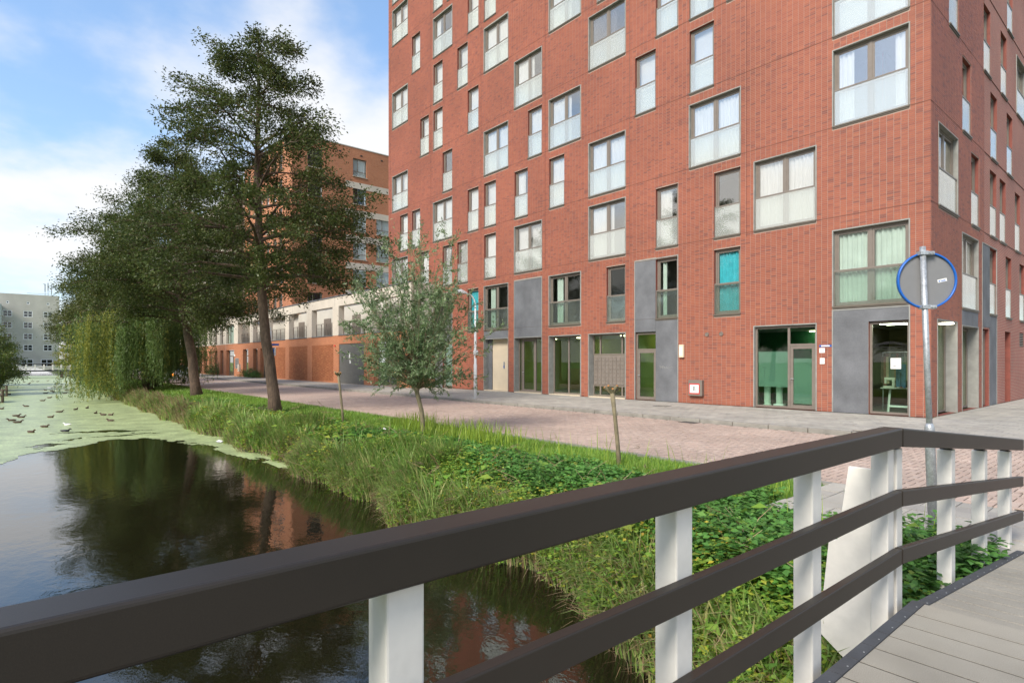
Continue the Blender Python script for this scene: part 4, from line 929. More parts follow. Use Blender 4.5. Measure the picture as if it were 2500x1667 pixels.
# ---------------------------------------------------------------- footbridge: deck, railing
def build_bridge():
    DX0, DX1 = -1.033, 2.3; dz = lambda y: .25 if y < 3.9 else .25 - .105*(y-3.9)
    br = tag(empty('footbridge', (0, 0, 0)), 'flat footbridge with grit-coated boards and dark edging underfoot', 'footbridge')
    y = -3.0; pm = B(0, DX1-DX0, .006, .194, -.04, 0).mesh('deck_board', M_plank)
    while y < 7.0:
        z = dz(y+.1); o = link('deck_board', pm, br, (DX0, y, z)); o.rotation_euler = (R(-6) if y > 3.85 else 0, 0, 0); y += .2
    y = -3.0; em = B(-1.095, -1.035, .003, .197, -.06, .006).mesh('edge_block', M_edge); sc = MB().lathe([(.004, .006), (.004, .008), (.001, .008)], 6, 0, (-1.048, .1)).mesh('screw', M_galv)
    while y < 7.0:
        o = link('edge_block', em, br, (0, y, dz(y+.1))); o.rotation_euler = (R(-6) if y > 3.85 else 0, 0, 0); link('screw', sc, o); y += .2
    MB().box(-1.10, DX1+.1, -3, 3.9, -.12, .185).obj('beam', M_edge, br)
    MB().box(DX0+.002, DX1-.01, -2.9, 3.9, .215, .2475).obj('joint_filler', M_black, br); jf = MB().box(DX0+.002, DX1-.01, .002, 3.08, -.060, -.022).obj('joint_filler', M_black, br, (0, 3.9, .25)); jf.rotation_euler = (R(-6), 0, 0)
    b = MB(); b.v = []; o = MB().box(-1.10, DX1+.1, 0, 3.1, -.33, -.07).obj('ramp_beam', M_edge, br, (0, 3.9, .25)); o.rotation_euler = (R(-6), 0, 0)
    MB().box(-1.0, DX1, 6.3, 7.0, -2, -.14).obj('abutment', M_kerb, br)
    rl = tag(empty('bridge_railing', (-1.16, 3.9, .25)), 'bridge railing with brown metal rails on square white posts', 'railing')
    def ch(o): return o
    def rail(x0, x1, z0, z1, y0, y1, slope, name, bev):
        b = MB(); b.box(x0, x1, y0, y1, z0, z1)
        for i, v in enumerate(b.v):
            if v[1] > 3.9: b.v[i] = (v[0], v[1], v[2]-slope*(v[1]-3.9))
        b.v = [(v[0]+1.16, v[1]-3.9, v[2]-.25) for v in b.v]
        return b.obj(name, M_rail, rl, bevel=bev, seg=3)
    for nm, x0, x1, z0, z1, bv in (('top_rail', -1.22, -1.108, 1.158, 1.267, .010), ('middle_rail', -1.152, -1.11, .815, .908, .006), ('lower_rail', -1.152, -1.11, .484, .574, .006)):
        rail(x0, x1, z0, z1, -2.4, 3.868, 0, nm, bv)
        o = rail(x0, x1, z0, z1, 3.885, 7.4, .105, nm, bv)
        e = MB().box(x0+.012+1.16, x1-.012+1.16, -.034, -.012, z0-.25+.01, z1-.25-.01).obj('end_cap', M_black, rl)
    def post(y, ztop, zb=-.35, w=.097):
        b = MB().box(-.045, .045, 0, w, zb, ztop); o = b.obj('post', M_post, rl, (-.037, y-3.9, -.25), bevel=.006)
        MB().box(-.03, .03, .015, w-.015, ztop, ztop+.012).obj('bracket', M_rail, o)
    for y in (-1.57, -.475, .616, 1.708, 2.781, 3.775): post(y, 1.146)
    post(3.925, 1.135)
    for y in (5.08, 6.06, 7.02): post(y, 1.146-.105*(y-3.85), -.45)
    # anti-climb side board standing out over the bank
    pr = [(1.245, 1.02), (1.375, 1.02), (1.4376, .565), (1.487, .55), (1.545, -.035), (1.38, -.16), (1.245, -.02)]
    b = MB(); n = len(pr); b.v = [(-p+1.16, -.085, z-.25) for p, z in pr] + [(-p+1.16, -.06, z-.25) for p, z in pr]
    b.f = [tuple(range(n)), tuple(range(2*n-1, n-1, -1))] + [(k, n+k, n+(k+1) % n, (k+1) % n) for k in range(n)]; b.m = [0]*len(b.f)
    b.obj('side_board', M_post, rl, bevel=.004)
    for z in (.95, .50, .12): B(-.095, -.078, -.082, -.063, z-.25, z-.2).obj('hinge', M_galv, rl)
build_bridge()
# ---------------------------------------------------------------- signs and lamps
def build_sign():
    t = tag(empty('round_road_sign', (-1.74, 7.02, -.12)), 'round road sign with grey back and blue rim on a leaning galvanised pole', 'road sign')
    dx, dy = .6461, .7632
    lean = math.tan(R(2.2)); px = lambda z: (-lean*(z+.12)*dx, -lean*(z+.12)*dy)
    H = 2.80; Z = lambda z: (*px(z), z+.12)
    MB().tube([Z(.6), Z(H)], .027, 14).obj('pole', M_galv, t, smooth=True)
    MB().tube([Z(-.12), Z(.98), Z(1.0), Z(1.03)], [.044, .044, .040, .028], 14).obj('pole_sleeve', M_galv, t, smooth=True)
    c = Vector((*px(2.465), 2.465+.12)); a = R(-5); F = Vector((-.7632, .6461, 0)); Rv = Vector((.6461, .7632, 0)); e = Rv*math.cos(a)+F*math.sin(a); n = Vector((-e.y, e.x, 0))
    base = c + n*.045 + e*(.050)
    def disc(prof, name, m, nn=48):
        b = MB(); i0 = 0
        for r, d in prof:
            for j in range(nn): q = 2*math.pi*j/nn; p = base + e*(r*math.cos(q)) + Vector((0, 0, 1))*(r*math.sin(q)) + n*d; b.v.append(tuple(p))
        for k in range(len(prof)-1):
            for j in range(nn): b.f.append((k*nn+j, (k+1)*nn+j, (k+1)*nn+(j+1) % nn, k*nn+(j+1) % nn)); b.m.append(0)
        b.f.append(tuple(range(nn))); b.m.append(0); b.f.append(tuple(range((len(prof)-1)*nn, len(prof)*nn))); b.m.append(0)
        return b.obj(name, m, t, smooth=False)
    disc([(.272, 0), (.272, .004)], 'sign_plate', M_signback)
    b = MB(); nn = 48; ring = [(.268, -.022), (.283, -.022), (.286, .006), (.268, .010)]
    for r, d in ring:
        for j in range(nn): q = 2*math.pi*j/nn; b.v.append(tuple(base + e*(r*math.cos(q)) + Vector((0, 0, 1))*(r*math.sin(q)) + n*d))
    for k in range(4):
        for j in range(nn): k2 = (k+1) % 4; b.f.append((k*nn+j, k*nn+(j+1) % nn, k2*nn+(j+1) % nn, k2*nn+j)); b.m.append(0)
    b.obj('rim', M_blue, t, smooth=True)
    ang = math.atan2(e.y, e.x)
    for dz in (.27, -.27):
        p = c+Vector((0, 0, dz)); lx, ly = px(2.465+dz)
        o = MB().box(-.035, .035, -.034, .05, -.02, .02).box(.035, .11, -.012, .05, -.018, .018).obj('clamp', M_galv, t, (lx, ly, c.z+dz), ang, bevel=.003)
        for q in (.06, .09): MB().tube([(q, -.024, 0), (q, -.012, 0)], .009, 6).obj('bolt', M_galv, o)
    st = base + e*.15 + Vector((0, 0, .0)) - n*.002
    o = MB().box(-.045, .045, -.001, .0, -.016, .016).obj('sticker', M_white, t, tuple(st), ang); o.rotation_euler = (0, R(-12), ang)
    link('emblem', MB().box(-.036, -.02, -.002, -.0012, -.008, .004).box(-.012, .03, -.002, -.0012, -.002, .003).box(-.012, .034, -.002, -.0012, -.010, -.006).mesh('emblem', M_blue), o)
build_sign()
def lamp(x, y, rz, label):
    t = tag(empty('street_lamp', (x, y, 0), rz), label, 'street lamp', 'white street lamps on the far pavement')
    MB().tube([(0, 0, 0), (0, 0, 1.5), (0, 0, 1.55), (0, 0, 2.9), (0, 0, 3.0), (0, 0, 4.1)], [.075, .075, .062, .055, .042, .038], 12).obj('pole', M_lampw, t, smooth=True)
    pts = [(0, 0, 4.1)] + [(-.42+.42*math.cos(R(a)), 0, 4.1+.5*math.sin(R(a))) for a in range(15, 91, 15)] + [(-.55, 0, 4.62)]
    MB().tube(pts, .034, 10).obj('arm', M_lampw, t, smooth=True)
    b = MB(); b.v = [(-.5, -.05, 4.58), (-.5, .05, 4.58), (-.5, .05, 4.68), (-.5, -.05, 4.68), (-.8, -.13, 4.60), (-.8, .13, 4.60), (-.8, .1, 4.76), (-.8, -.1, 4.76), (-1.15, -.09, 4.68), (-1.15, .09, 4.68), (-1.15, .07, 4.78), (-1.15, -.07, 4.78)]
    for k in (0, 4): b.f += [(k, k+1, k+5, k+4), (k+1, k+2, k+6, k+5), (k+2, k+3, k+7, k+6), (k+3, k, k+4, k+7)]
    b.f += [(3, 2, 1, 0), (8, 9, 10, 11)]; b.m = [0]*len(b.f); b.obj('lamp_head', M_lampw, t, bevel=.02)
    MB().box(-1.05, -.7, -.08, .08, 4.595, 4.63).obj('lens', M_galv, t); return t
HR = R(-25)
l1 = lamp(-20.76, 15.45, R(90), 'white curved street lamp in front of the red brick building, beside the cream entrance')
MB().box(-.09, .09, -.09, .03, 1.95, 2.14).obj('junction_box', M_lampw, l1, bevel=.01); MB().box(-.05, .05, -.078, -.068, 1.80, 1.93).obj('sticker', M_orangeb, l1)
l2 = lamp(-48.5, 15.6, R(90), 'white street lamp carrying the blue parking sign, behind the big tree trunk')
MB().lathe([(.078, 0), (.078, .45)], 12).obj('base_sleeve', M_black, l2)
l3 = tag(empty('sign_pole', (-73.1, 15.6, 0)), 'thin grey pole on the pavement in front of the brick doors', 'pole'); MB().tube([(0, 0, 0), (0, 0, 5.2)], .07, 8).obj('shaft', M_galv, l3); MB().lathe([(.085, 0), (.085, .4)], 8).obj('base_sleeve', M_black, l3)
ps = tag(empty('parking_sign', (-48.5+.10+.10, 15.6+.12-.09, 2.10), R(49.75)), 'white framed blue parking sign mounted on the lamp post', 'road sign')
MB().box(-.29, .29, -.03, 0, 0, .66).obj('panel', M_white, ps, bevel=.01); MB().box(-.17, .17, -.034, -.0305, .06, .58).obj('blue_field', M_blue, ps)
link('lettering', text_mesh('lettering', 'P', .38, M_white), ps, (0, -.036, .42)); MB().box(-.10, .10, -.038, -.0345, .12, .18).box(-.06, .07, -.038, -.0345, .18, .23).obj('car_symbol', M_white, ps); MB().box(-.2, .2, -.034, -.0305, .60, .63).obj('small_print', M_print, ps)
sp = tag(MB().box(.05, .62, -.03, 0, 0, .15).obj('street_name_sign', [M_blue], None, (-48.45, 15.6, 2.92), R(49.75)), 'blue street name sign fixed high on the lamp post beside the tree trunk', 'street sign')
# ---------------------------------------------------------------- trees
def tree(name, seed, H, trunk, prof, zc0, nlimb, nsec, nper, leaf, mat, bark=M_bark, r0=.22, droop=.25, jit=.2, up=.35, flat=.5, ups=(.2, .85)):
    """trunk: list of (x,y,z) ; prof: [(z, radius)] crown radius by height. returns meshes (trunk, crown)"""
    rg = np.random.default_rng(seed); tz = [p[2] for p in trunk]
    tx = lambda z: np.array([np.interp(z, tz, [p[0] for p in trunk]), np.interp(z, tz, [p[1] for p in trunk]), z])
    pz = [p[0] for p in prof]; pr = [p[1] for p in prof]
    b = MB(); zs = np.linspace(0, H*.99, 22); pts = []; rad = []
    for i, z in enumerate(zs):
        p = tx(z) + np.array([rg.normal(0, .02), rg.normal(0, .02), 0])*(i > 0); pts.append(tuple(p)); rad.append(max(.012, r0*(1-z/H)**.8 * (1+.35*math.exp(-z/.25))))
    pts[0] = (pts[0][0], pts[0][1], -.25); b.tube(pts, rad, 10)
    C, T, Nn = [], [], []
    for i in range(nlimb):
        f = (i+.5)/nlimb; z = zc0 + (H*.985-zc0)*f**1.08; az = i*2.39996+rg.normal(0, .25); r = np.interp(z, pz, pr)*rg.uniform(.62, 1.12)*(1+.22*mnoise.noise(Vector((math.cos(az)*1.3, math.sin(az)*1.3, z*.55+seed)))); up = rg.uniform(*ups)*(.30+.95*f)
        d = np.array([math.cos(az), math.sin(az), 0]); n = 7; st = tx(max(zc0*.85, z - r*up*rg.uniform(.8, 1.2))); cp = []
        for k in range(n):
            t = k/(n-1); q = st + d*r*t + np.array([0, 0, (r*up*1.5*t - r*(up*.5+droop*.6)*t*t)])
            q += rg.normal(0, .05*r*t*.4, 3); cp.append(q)
        rl = max(.012, r0*.33*(1-f)**.7+.012); b.tube([tuple(q) for q in cp], [max(.006, rl*(1-.85*k/(n-1))) for k in range(n)], 5, 0, False)
        for s in range(nsec):
            t = rg.uniform(.22, 1.0); k = min(n-2, int(t*(n-1))); q = cp[k] + (cp[k+1]-cp[k])*(t*(n-1)-k)
            sa = az + rg.choice([-1, 1])*rg.uniform(.35, 1.15)*(1.15-t*.6); L = (r*.40*(1.2-t*.8)+.22)*rg.uniform(.55, 1.2)
            e = np.array([math.cos(sa), math.sin(sa), rg.uniform(-.35, .65)]); q2 = q + e*L*.6 + np.array([0, 0, .03]); q3 = q + e*L - np.array([0, 0, droop*L*.5])
            b.tube([tuple(q), tuple(q2), tuple(q3)], [.012, .008, .004], 3, 0, False)
            m = int(nper*(L/.7)**.7*rg.uniform(.6, 1.35)); u = (rg.beta(2.0, 1.1, m)*1.12)[:, None]
            P = np.where(u < .6, q + (q2-q)*(u/.6), q2 + (q3-q2)*((u-.6)/.4)); P = P + rg.normal(0, 1, (m, 3))*np.array([jit, jit, jit*flat])
            C.append(P); T.append(e + rg.normal(0, .7, (m, 3)) + np.array([0, 0, -.35])); Nn.append(rg.normal(0, .6, (m, 3)) + np.array([0, 0, .8]))
    C, T, Nn = map(np.concatenate, (C, T, Nn)); l = rg.uniform(.7, 1.3, len(C))*leaf[0]
    V, F = leaf_quads(C, T, Nn, l, l*leaf[1])
    return b.mesh('trunk', bark, True), np_mesh('crown', V, F, mat)
def put_tree(name, meshes, loc, rz, sc, label, cat, group=None):
    o = tag(empty(name, loc, rz), label, cat, group); o.scale = (sc, sc, sc) if not hasattr(sc, '__len__') else sc; link('trunk', meshes[0], o); link('crown', meshes[1], o); return o
# big tree nearest the road; trunk leans a little to the left of the view
Lx, Ly = -.6461, -.7632       # view-left in world
tk = lambda pts: [(Lx*a, Ly*a, z) for a, z in pts]
T1 = tree('t', 11, 13.9, tk([(0, 0), (.05, .5), (.27, 2.3), (.43, 3.35), (.5, 4.2), (.53, 5.3), (.66, 9), (.6, 14)]), [(4.6, 2.2), (5.4, 3.6), (6.2, 4.0), (8.0, 4.0), (9.2, 3.7), (10.2, 2.9), (11.2, 2.8), (12.2, 1.9), (13.2, 1.2), (14, .35)], 4.8, 62, 14, 92, (.098, .5), M_leafT, r0=.215, droop=.30, jit=.14, flat=.85)
put_tree('alder_tree', T1, (-21.4, 7.05, -.25), 0, 1, 'tallest dark green tree with bare lower trunk standing nearest on the grass bank', 'tree', 'trees along the canal bank')
T2 = tree('t', 23, 13.6, tk([(0, 0), (.3, 2), (.75, 4.5), (1.1, 7), (1.2, 14)]), [(4, 2), (5.0, 4.2), (7, 4.8), (9, 4.3), (10.5, 3.2), (12, 2.0), (13.6, .4)], 4.2, 58, 14, 92, (.115, .5), M_leafT, r0=.26, droop=.28, jit=.20, flat=.85)
put_tree('alder_tree', T2, (-34.4, 7.3, -.25), 0, 1, 'second dark green tree along the bank, its trunk beside the willow', 'tree', 'trees along the canal bank')
T3 = tree('t', 31, 13.0, tk([(0, 0), (.3, 4), (.4, 13)]), [(4, 2), (5.0, 4.2), (7, 4.8), (8.5, 4.3), (10, 3.2), (12, 1.6), (13, .3)], 4.4, 48, 14, 84, (.15, .5), M_leafT2, r0=.25, droop=.30, jit=.32, flat=.85)
put_tree('alder_tree', T3, (-47.5, 7.6, -.25), .4, (1, 1, 1.02), 'dark tree rising right behind the weeping willow', 'tree', 'trees along the canal bank')
put_tree('alder_tree', T3, (-60.5, 7.4, -.25), 2.1, (1.05, 1.05, 1.0), 'fourth tree along the bank, spreading low over the canal', 'tree', 'trees along the canal bank')
put_tree('alder_tree', T3, (-74, 7.8, -.25), 4.0, (1.08, 1.08, .92), 'fifth tree along the bank, half hidden by nearer crowns', 'tree', 'trees along the canal bank')
put_tree('alder_tree', T3, (-88, 8.2, -.25), 5.3, (1.1, 1.1, .86), 'farthest bank tree, its lowest branches reaching left toward the footbridge', 'tree', 'trees along the canal bank')
# far trees by the far bridge
T4 = tree('t', 47, 5.2, [(0, 0, 0), (0, 0, 5.2)], [(.6, 1.6), (2, 2.3), (4, 1.8), (5.2, .4)], .7, 26, 10, 50, (.16, .5), leafmat('autumn_yellow_leaves', GR((.25, .22, .02), (.18, .20, .03), (.35, .27, .03))), r0=.12)
T5 = tree('t', 53, 4.2, [(0, 0, 0), (0, 0, 4.2)], [(.2, 1.7), (1.5, 2.2), (3, 1.7), (4.2, .5)], .3, 30, 10, 60, (.13, .45), leafmat('shrub_leaves', GR((.06, .10, .02), (.10, .15, .03), (.16, .17, .03), (.07, .11, .02))), r0=.1)
for q, (x, y, s_) in enumerate(((-152, 10.5, 1.5), (-150, 16.5, 1.7), (-146, 23, 1.6))): put_tree('bush', T5, (x, y, -.3), q*2, s_, ['distant bush left of the others beyond the yellow tree', 'middle one of the distant bushes behind the yellow tree', 'distant bush nearest the street beyond the yellow tree'][q], 'bush', 'distant bushes beyond the far footbridge')
put_tree('small_tree', T4, (-128, 7.0, -.2), 0, 1, 'small yellow autumn tree beyond the far footbridge', 'tree')
for i, (x, y, rz, s, lab) in enumerate([(-100, 7.4, 1, .8, 'green bush on the right bank just before the far footbridge'), (-93, 7.2, 3, .75, 'low bush at the waterline below the farthest tree'), (-58, -2.7, 0, 1.15, 'nearest leafy bush hanging over the left bank'), (-66, -2.6, 2, 1.2, 'second leafy bush on the left bank beside the jetty'), (-80, -2.6, 4, 1.4, 'third bush on the left bank, farther along the water')]):
    put_tree('bush', T5, (x, y, -.35), rz, s, lab, 'bush', 'bushes along the canal banks')
T6 = tree('t', 59, 6.5, [(0, 0, 0), (0, 0, 6.5)], [(1, 1.6), (3, 2.6), (5, 2.3), (6.5, .8)], .8, 34, 9, 26, (.13, .3), leafmat('thin_shrub_leaves', GR((.12, .14, .04), (.20, .19, .07), (.10, .12, .04))), r0=.08, ups=(.7, 1.1), droop=.0)
put_tree('thin_tree', T6, (-72, -3.0, -.4), 1, (1.0, 1.0, 1.15), 'thin-leaved pale shrub rising over the left bank in front of the grey block', 'tree')
# trees on the near side of the canal, behind the camera: seen only as reflections in the windows
for i, (x, y, rz, s) in enumerate([(-4, -17, 0, 1.0), (-15, -16, 2, .95), (8, -18, 4, 1.1), (-28, -17, 1, 1.0), (-40, -18, 3, .9), (19, -16, 5, 1.0)]):
    put_tree('alder_tree', T3, (x, y, -.3), rz, (s*1.1, s*1.1, s*.85), 'dark tree on the opposite bank that shows only as a reflection in the windows', 'tree', 'trees reflected in the windows')
# weeping willow
def willow():
    rg = np.random.default_rng(5); o = tag(empty('weeping_willow', (-45.0, 6.6, -.3)), 'weeping willow with long green and yellow curtains of leaves trailing to the canal', 'tree')
    b = MB(); b.tube([(0, 0, -.3), (.1, -.1, 1.5), (-.1, -.3, 3.0), (0, -.5, 4.2)], [.38, .32, .28, .2], 10)
    C, T, Cy, Ty = [], [], [], []
    nb = 34
    for i in range(nb):
        az = i*2.4; r = rg.uniform(2.2, 4.9); d = np.array([math.cos(az), math.sin(az)*.85, 0]); top = rg.uniform(5.0, 6.6)-.18*r
        n = 7; cp = []
        for k in range(n): t = k/(n-1); cp.append(np.array([0, -.4, 3.4]) + d*r*t + np.array([0, 0, (top-3.4)*math.sin(t*2.2)/math.sin(1.5)*.95]))
        b.tube([tuple(q) for q in cp], [.09*(1-.85*k/(n-1))+.008 for k in range(n)], 5, 0, False)
        for s in range(62):
            t = rg.uniform(.35, 1.05); k = min(n-2, int(t*(n-1))); q = cp[k]+(cp[k+1]-cp[k])*(t*(n-1)-k) + rg.normal(0, .22, 3)*np.array([1, 1, .5])
            gl = -.45 if (q[1]+6.6) < 5.0 else .35
            L = max(.8, (q[2]-gl))*rg.uniform(.55, 1.0); m = int(L*15); u = np.sort(rg.uniform(0, 1, m)); sw = rg.normal(0, .12, 2)
            P = q + np.stack([sw[0]*u+d[0]*.25*np.sin(u*2), sw[1]*u+d[1]*.25*np.sin(u*2), -L*u], 1) + rg.normal(0, .035, (m, 3))
            yel = rg.random() < (.75 if abs((az+.95+math.pi) % (2*math.pi)-math.pi) < .38 and r > 3 else .06)
            (Cy if yel else C).append(P); (Ty if yel else T).append(rg.normal(0, .38, (m, 3))+np.array([0, 0, -1]))
    b.obj('trunk', M_bark, o, smooth=True)
    for c, t, m, nm in ((C, T, M_will, 'crown'), (Cy, Ty, M_willY, 'crown')):
        c = np.concatenate(c); t = np.concatenate(t); V, F = leaf_quads(c, t, rg.normal(0, 1, c.shape), rg.uniform(.12, .20, len(c)), .038); link(nm, np_mesh(nm, V, F, m), o)
willow()
# young pollard willow with upright shoots
def young_willow():
    rg = np.random.default_rng(8); o = tag(empty('young_willow', (-12.35, 7.6, -.32)), 'young willow with slim trunk and a round burst of silvery green shoots', 'tree')
    b = MB(); b.tube([(-.02, -.02, -.2), (.0, .0, .35), (-.03, -.04, .8), (-.10, -.12, 1.22), (-.10, -.12, 1.34)], [.075, .058, .052, .055, .085], 9)
    C, T = [], []
    for i in range(104):
        az = i*2.39996; el = R(rg.uniform(12, 86)) if i % 3 else R(rg.uniform(50, 88)); L = rg.uniform(1.5, 2.45)*(1+.62*math.sin(el)**3); h = np.array([-.1, -.12, 1.28]); d = np.array([math.cos(az)*math.cos(el), math.sin(az)*math.cos(el), math.sin(el)])
        if el < .6: L *= .82
        n = 8; cp = [h + d*L*t + np.array([0, 0, .12*L*t - .22*L*t*t*math.cos(el)]) + rg.normal(0, .02, 3)*t for t in np.linspace(0, 1, n)]
        b.tube([tuple(q) for q in cp], [.012*(1-.8*k/(n-1)) for k in range(n)], 4, 0, False)
        for s in range(9):
            t = rg.uniform(.15, .95); k = min(n-2, int(t*(n-1))); q = cp[k]+(cp[k+1]-cp[k])*(t*(n-1)-k); e = d*.7 + rg.normal(0, .5, 3); e /= np.linalg.norm(e); l2 = rg.uniform(.2, .55)
            m = 29; u = rg.uniform(0, 1, m)[:, None]; C.append(q + e*l2*u + rg.normal(0, .015, (m, 3))); T.append(e*.9 + rg.normal(0, .6, (m, 3)) + np.array([0, 0, -.2]))
        m = 26; u = rg.uniform(.2, 1.03, m); kk = np.minimum(n-2, (u*(n-1)).astype(int)); cpn = np.array(cp); P = cpn[kk] + (cpn[kk+1]-cpn[kk])*(u*(n-1)-kk)[:, None]
        C.append(P); T.append(d*.8 + rg.normal(0, .5, (m, 3)))
    C = np.concatenate(C); T = np.concatenate(T); l = rg.uniform(.07, .12, len(C)); V, F = leaf_quads(C, T, rg.normal(0, 1, C.shape), l, l*.24, .1)
    b.obj('trunk', M_bark2, o, smooth=True); link('crown', np_mesh('crown', V, F, M_ywill), o)
young_willow()
def stub(x, y, z, h, lean, label, seed):
    rg = random.Random(seed); o = tag(empty('pollarded_stem', (x, y, z)), label, 'tree stump', 'freshly pollarded willow stems')
    ex, ey = -.6461*lean, -.7632*lean
    MB().tube([(0, 0, -.1), (ex*.3, ey*.3, h*.35), (ex*.7+.01, ey*.7, h*.7), (ex, ey, h)], [.045, .036, .034, .042], 8).obj('trunk', M_bark2, o, smooth=True)
    for k in range(9):
        a = k*.7*2; e = .4+.5*rg.random(); d = Vector((math.cos(a)*e*1.3, math.sin(a)*e*1.3, .7)).normalized(); q = Vector((ex, ey, h-.05)); L = rg.uniform(.10, .19); s = MB().tube([tuple(q), tuple(q+d*L)], [.036, .022], 6).obj('shoot_stub', M_bark2, o); MB().tube([tuple(q+d*L), tuple(q+d*(L+.004))], [.021, .020], 6).obj('cut_face', M_cut, s)
stub(-6.5, 7.95, -.27, 1.42, .14, 'short pollarded willow stem nearest the bridge, bare with cut stubs on top', 1)
stub(-16.6, 7.45, -.27, 1.55, .16, 'farther pollarded stem with a knobbly ring of cut stubs, left of the young willow', 2)
# ---------------------------------------------------------------- bank vegetation
def noise2(x, y, s, o=0): return np.array([mnoise.noise(Vector((a*s, b*s, o))) for a, b in zip(x, y)])
def visible(x, y):
    z = -.7632*x+.6461*y; l = .6461*x+.7632*y; return (z > 1.2) & (np.abs(l/z) < .93)
def scatter(n, x0, x1, d0, d1, ymax=8.75):
    """points on the bank, d = distance inland from the waterline"""
    x = rng.uniform(x0, x1, n); y = shore(x) + rng.uniform(d0, d1, n); ok = (y < ymax) & visible(x, y) & ~((x > -3.5) & (y > 6.7)) & ~((x > -1.15) & (y < 7)); return x[ok], y[ok]
def leafy(n, x0, x1, d0, d1, hmin, hmax, nl, ls, mat, name, label, droop=.35, dens=None, spread=.10):
    x, y = scatter(n, x0, x1, d0, d1, 8.0)
    kk = y < 7.45+.35*noise2(x, y, .8, 3); x, y = x[kk], y[kk]
    if dens is not None: k = noise2(x, y, dens[0], dens[2]) > dens[1]; x, y = x[k], y[k]
    hh = rng.uniform(hmin, hmax, len(x))*(1+.55*noise2(x, y, .9))*np.clip((8.0-y)/2.2, .3, 1); z = gz(x, y); C, T, Nn = [], [], []
    for q in range(nl):
        t = 1-.75*q/nl; az = q*1.9+rng.uniform(0, 6.28, len(x)); r = spread*rng.uniform(.2, 1.3, len(x)); dv = np.stack([np.cos(az), np.sin(az), rng.uniform(-droop, .25, len(x))], 1)
        C.append(np.stack([x+r*np.cos(az)*.5, y+r*np.sin(az)*.5, z+hh*t+rng.normal(0, .03, len(x))], 1)); T.append(dv); Nn.append(np.stack([rng.normal(0, .3, len(x)), rng.normal(0, .3, len(x)), np.ones(len(x))], 1))
    C, T, Nn = map(np.concatenate, (C, T, Nn)); l = rng.uniform(.7, 1.35, len(C))*ls; V, F = leaf_quads(C, T, Nn, l, l*rng.uniform(.5, .7, len(C)), .18)
    return V, F
def add_stuff(name, parts, mat, label):
    V, F = merge(parts); tag(link(name, np_mesh(name, V, F, mat)), label, None, None, 'stuff')
add_stuff('nettles', [leafy(5200, -7.5, -.9, .8, 4.6, .26, .5, 13, .074, 0, '', ''), leafy(5600, -14, -5, 1.3, 3.6, .2, .36, 12, .076, 0, '', ''), leafy(6500, -32, -12, .5, 3.0, .10, .26, 8, .09, 0, '', '', dens=(.5, -.25, 4))], M_nett, 'dense green nettles covering the canal bank')
add_stuff('creeper', [leafy(6000, -12, -1.2, -.05, 1.5, .16, .40, 12, .055, 0, '', '', dens=(.8, -.35, 9)), leafy(5200, -26, -10, -.05, 1.7, .16, .42, 9, .075, 0, '', '', dens=(.6, -.3, 2))], M_creep, 'yellow green creeping weeds near the waterline')
add_stuff('broad_leaved_weeds', [leafy(210, -14, -1.2, .1, 3.2, .25, .5, 8, .15, 0, '', '', spread=.16), leafy(200, -28, -14, .1, 2.4, .2, .4, 7, .17, 0, '', '', spread=.16)], M_creep, 'scattered broad leaved dock plants in the bank vegetation')
add_stuff('yellow_leaves', [leafy(1300, -13, -2.6, .0, 1.8, .30, .46, 4, .05, 0, '', '', dens=(.9, .16, 21)), leafy(900, -26, -10, .0, 1.6, .3, .46, 4, .065, 0, '', '', dens=(.8, .15, 22))], leafmat('yellow_leaf', GR((.50, .42, .04), (.58, .46, .06), (.40, .38, .05), (.50, .30, .05))), 'patches of yellowing autumn leaves among the green weeds')
def grass(n, x0, x1, d0, d1, h, w, ymax=8.86, dens=None, bend=(.2, 1.2), dirn=None, seg=2, lift=0):
    x, y = scatter(n, x0, x1, d0, d1, ymax)
    if dens: k = noise2(x, y, dens[0], dens[2]) > dens[1]; x, y = x[k], y[k]
    z = gz(x, y)+lift; az = rng.uniform(0, 6.283, len(x)); D = np.stack([np.cos(az), np.sin(az), 0*az], 1)
    if dirn is not None: D = nrm(D*.75 + np.array([dirn[0], dirn[1], 0]))
    P = np.stack([x, y, z], 1); s = rng.uniform(.6, 1.3, len(x)); return blades(P, D, h*s, w*rng.uniform(.7, 1.3, len(x)), rng.uniform(*bend, len(x)), seg)
add_stuff('grass', [grass(62000, -16, -1.2, 2.4, 5, .095, .011), grass(52000, -34, -13, 1.4, 4.2, .12, .022), grass(30000, -80, -32, .5, 4.0, .14, .05)], M_grass, 'bright green grass along the road edge and under the trees')
W = (0.15, -1.0)
add_stuff('reeds', [grass(6500, -14, -1.5, -.05, .55, .52, .019, dirn=W, bend=(.6, 2.0), seg=3), grass(2600, -9, -1.5, .4, 2.0, .42, .014, dirn=(.3, -.5), bend=(.4, 1.6), seg=3, dens=(.7, .12, 5)), grass(7000, -17, -8.5, .0, 1.5, .66, .022, dirn=(.9, -.5), bend=(.7, 1.8), seg=3, dens=(.45, -.1, 8)), grass(8000, -44, -18, -.1, .8, .42, .03, dirn=W, bend=(.3, 1.6), seg=3), grass(7000, -80, -44, -.1, 1.2, .6, .06, dirn=W, bend=(.3, 1.4), seg=3)], M_reed, 'long arching reeds and sedge along the water edge')
add_stuff('dry_reeds', [grass(3600, -14, -1.5, -.08, .45, .48, .010, dirn=W, bend=(.8, 2.3), seg=3), grass(3600, -30, -14, -.1, .8, .42, .018, dirn=W, bend=(.5, 2.0), seg=3, dens=(.5, -.2, 3)), grass(4500, -60, -26, -.1, .9, .5, .04, dirn=W, bend=(.5, 2.0), seg=3)], M_dry, 'dry brown reed stalks hanging over the waterline')
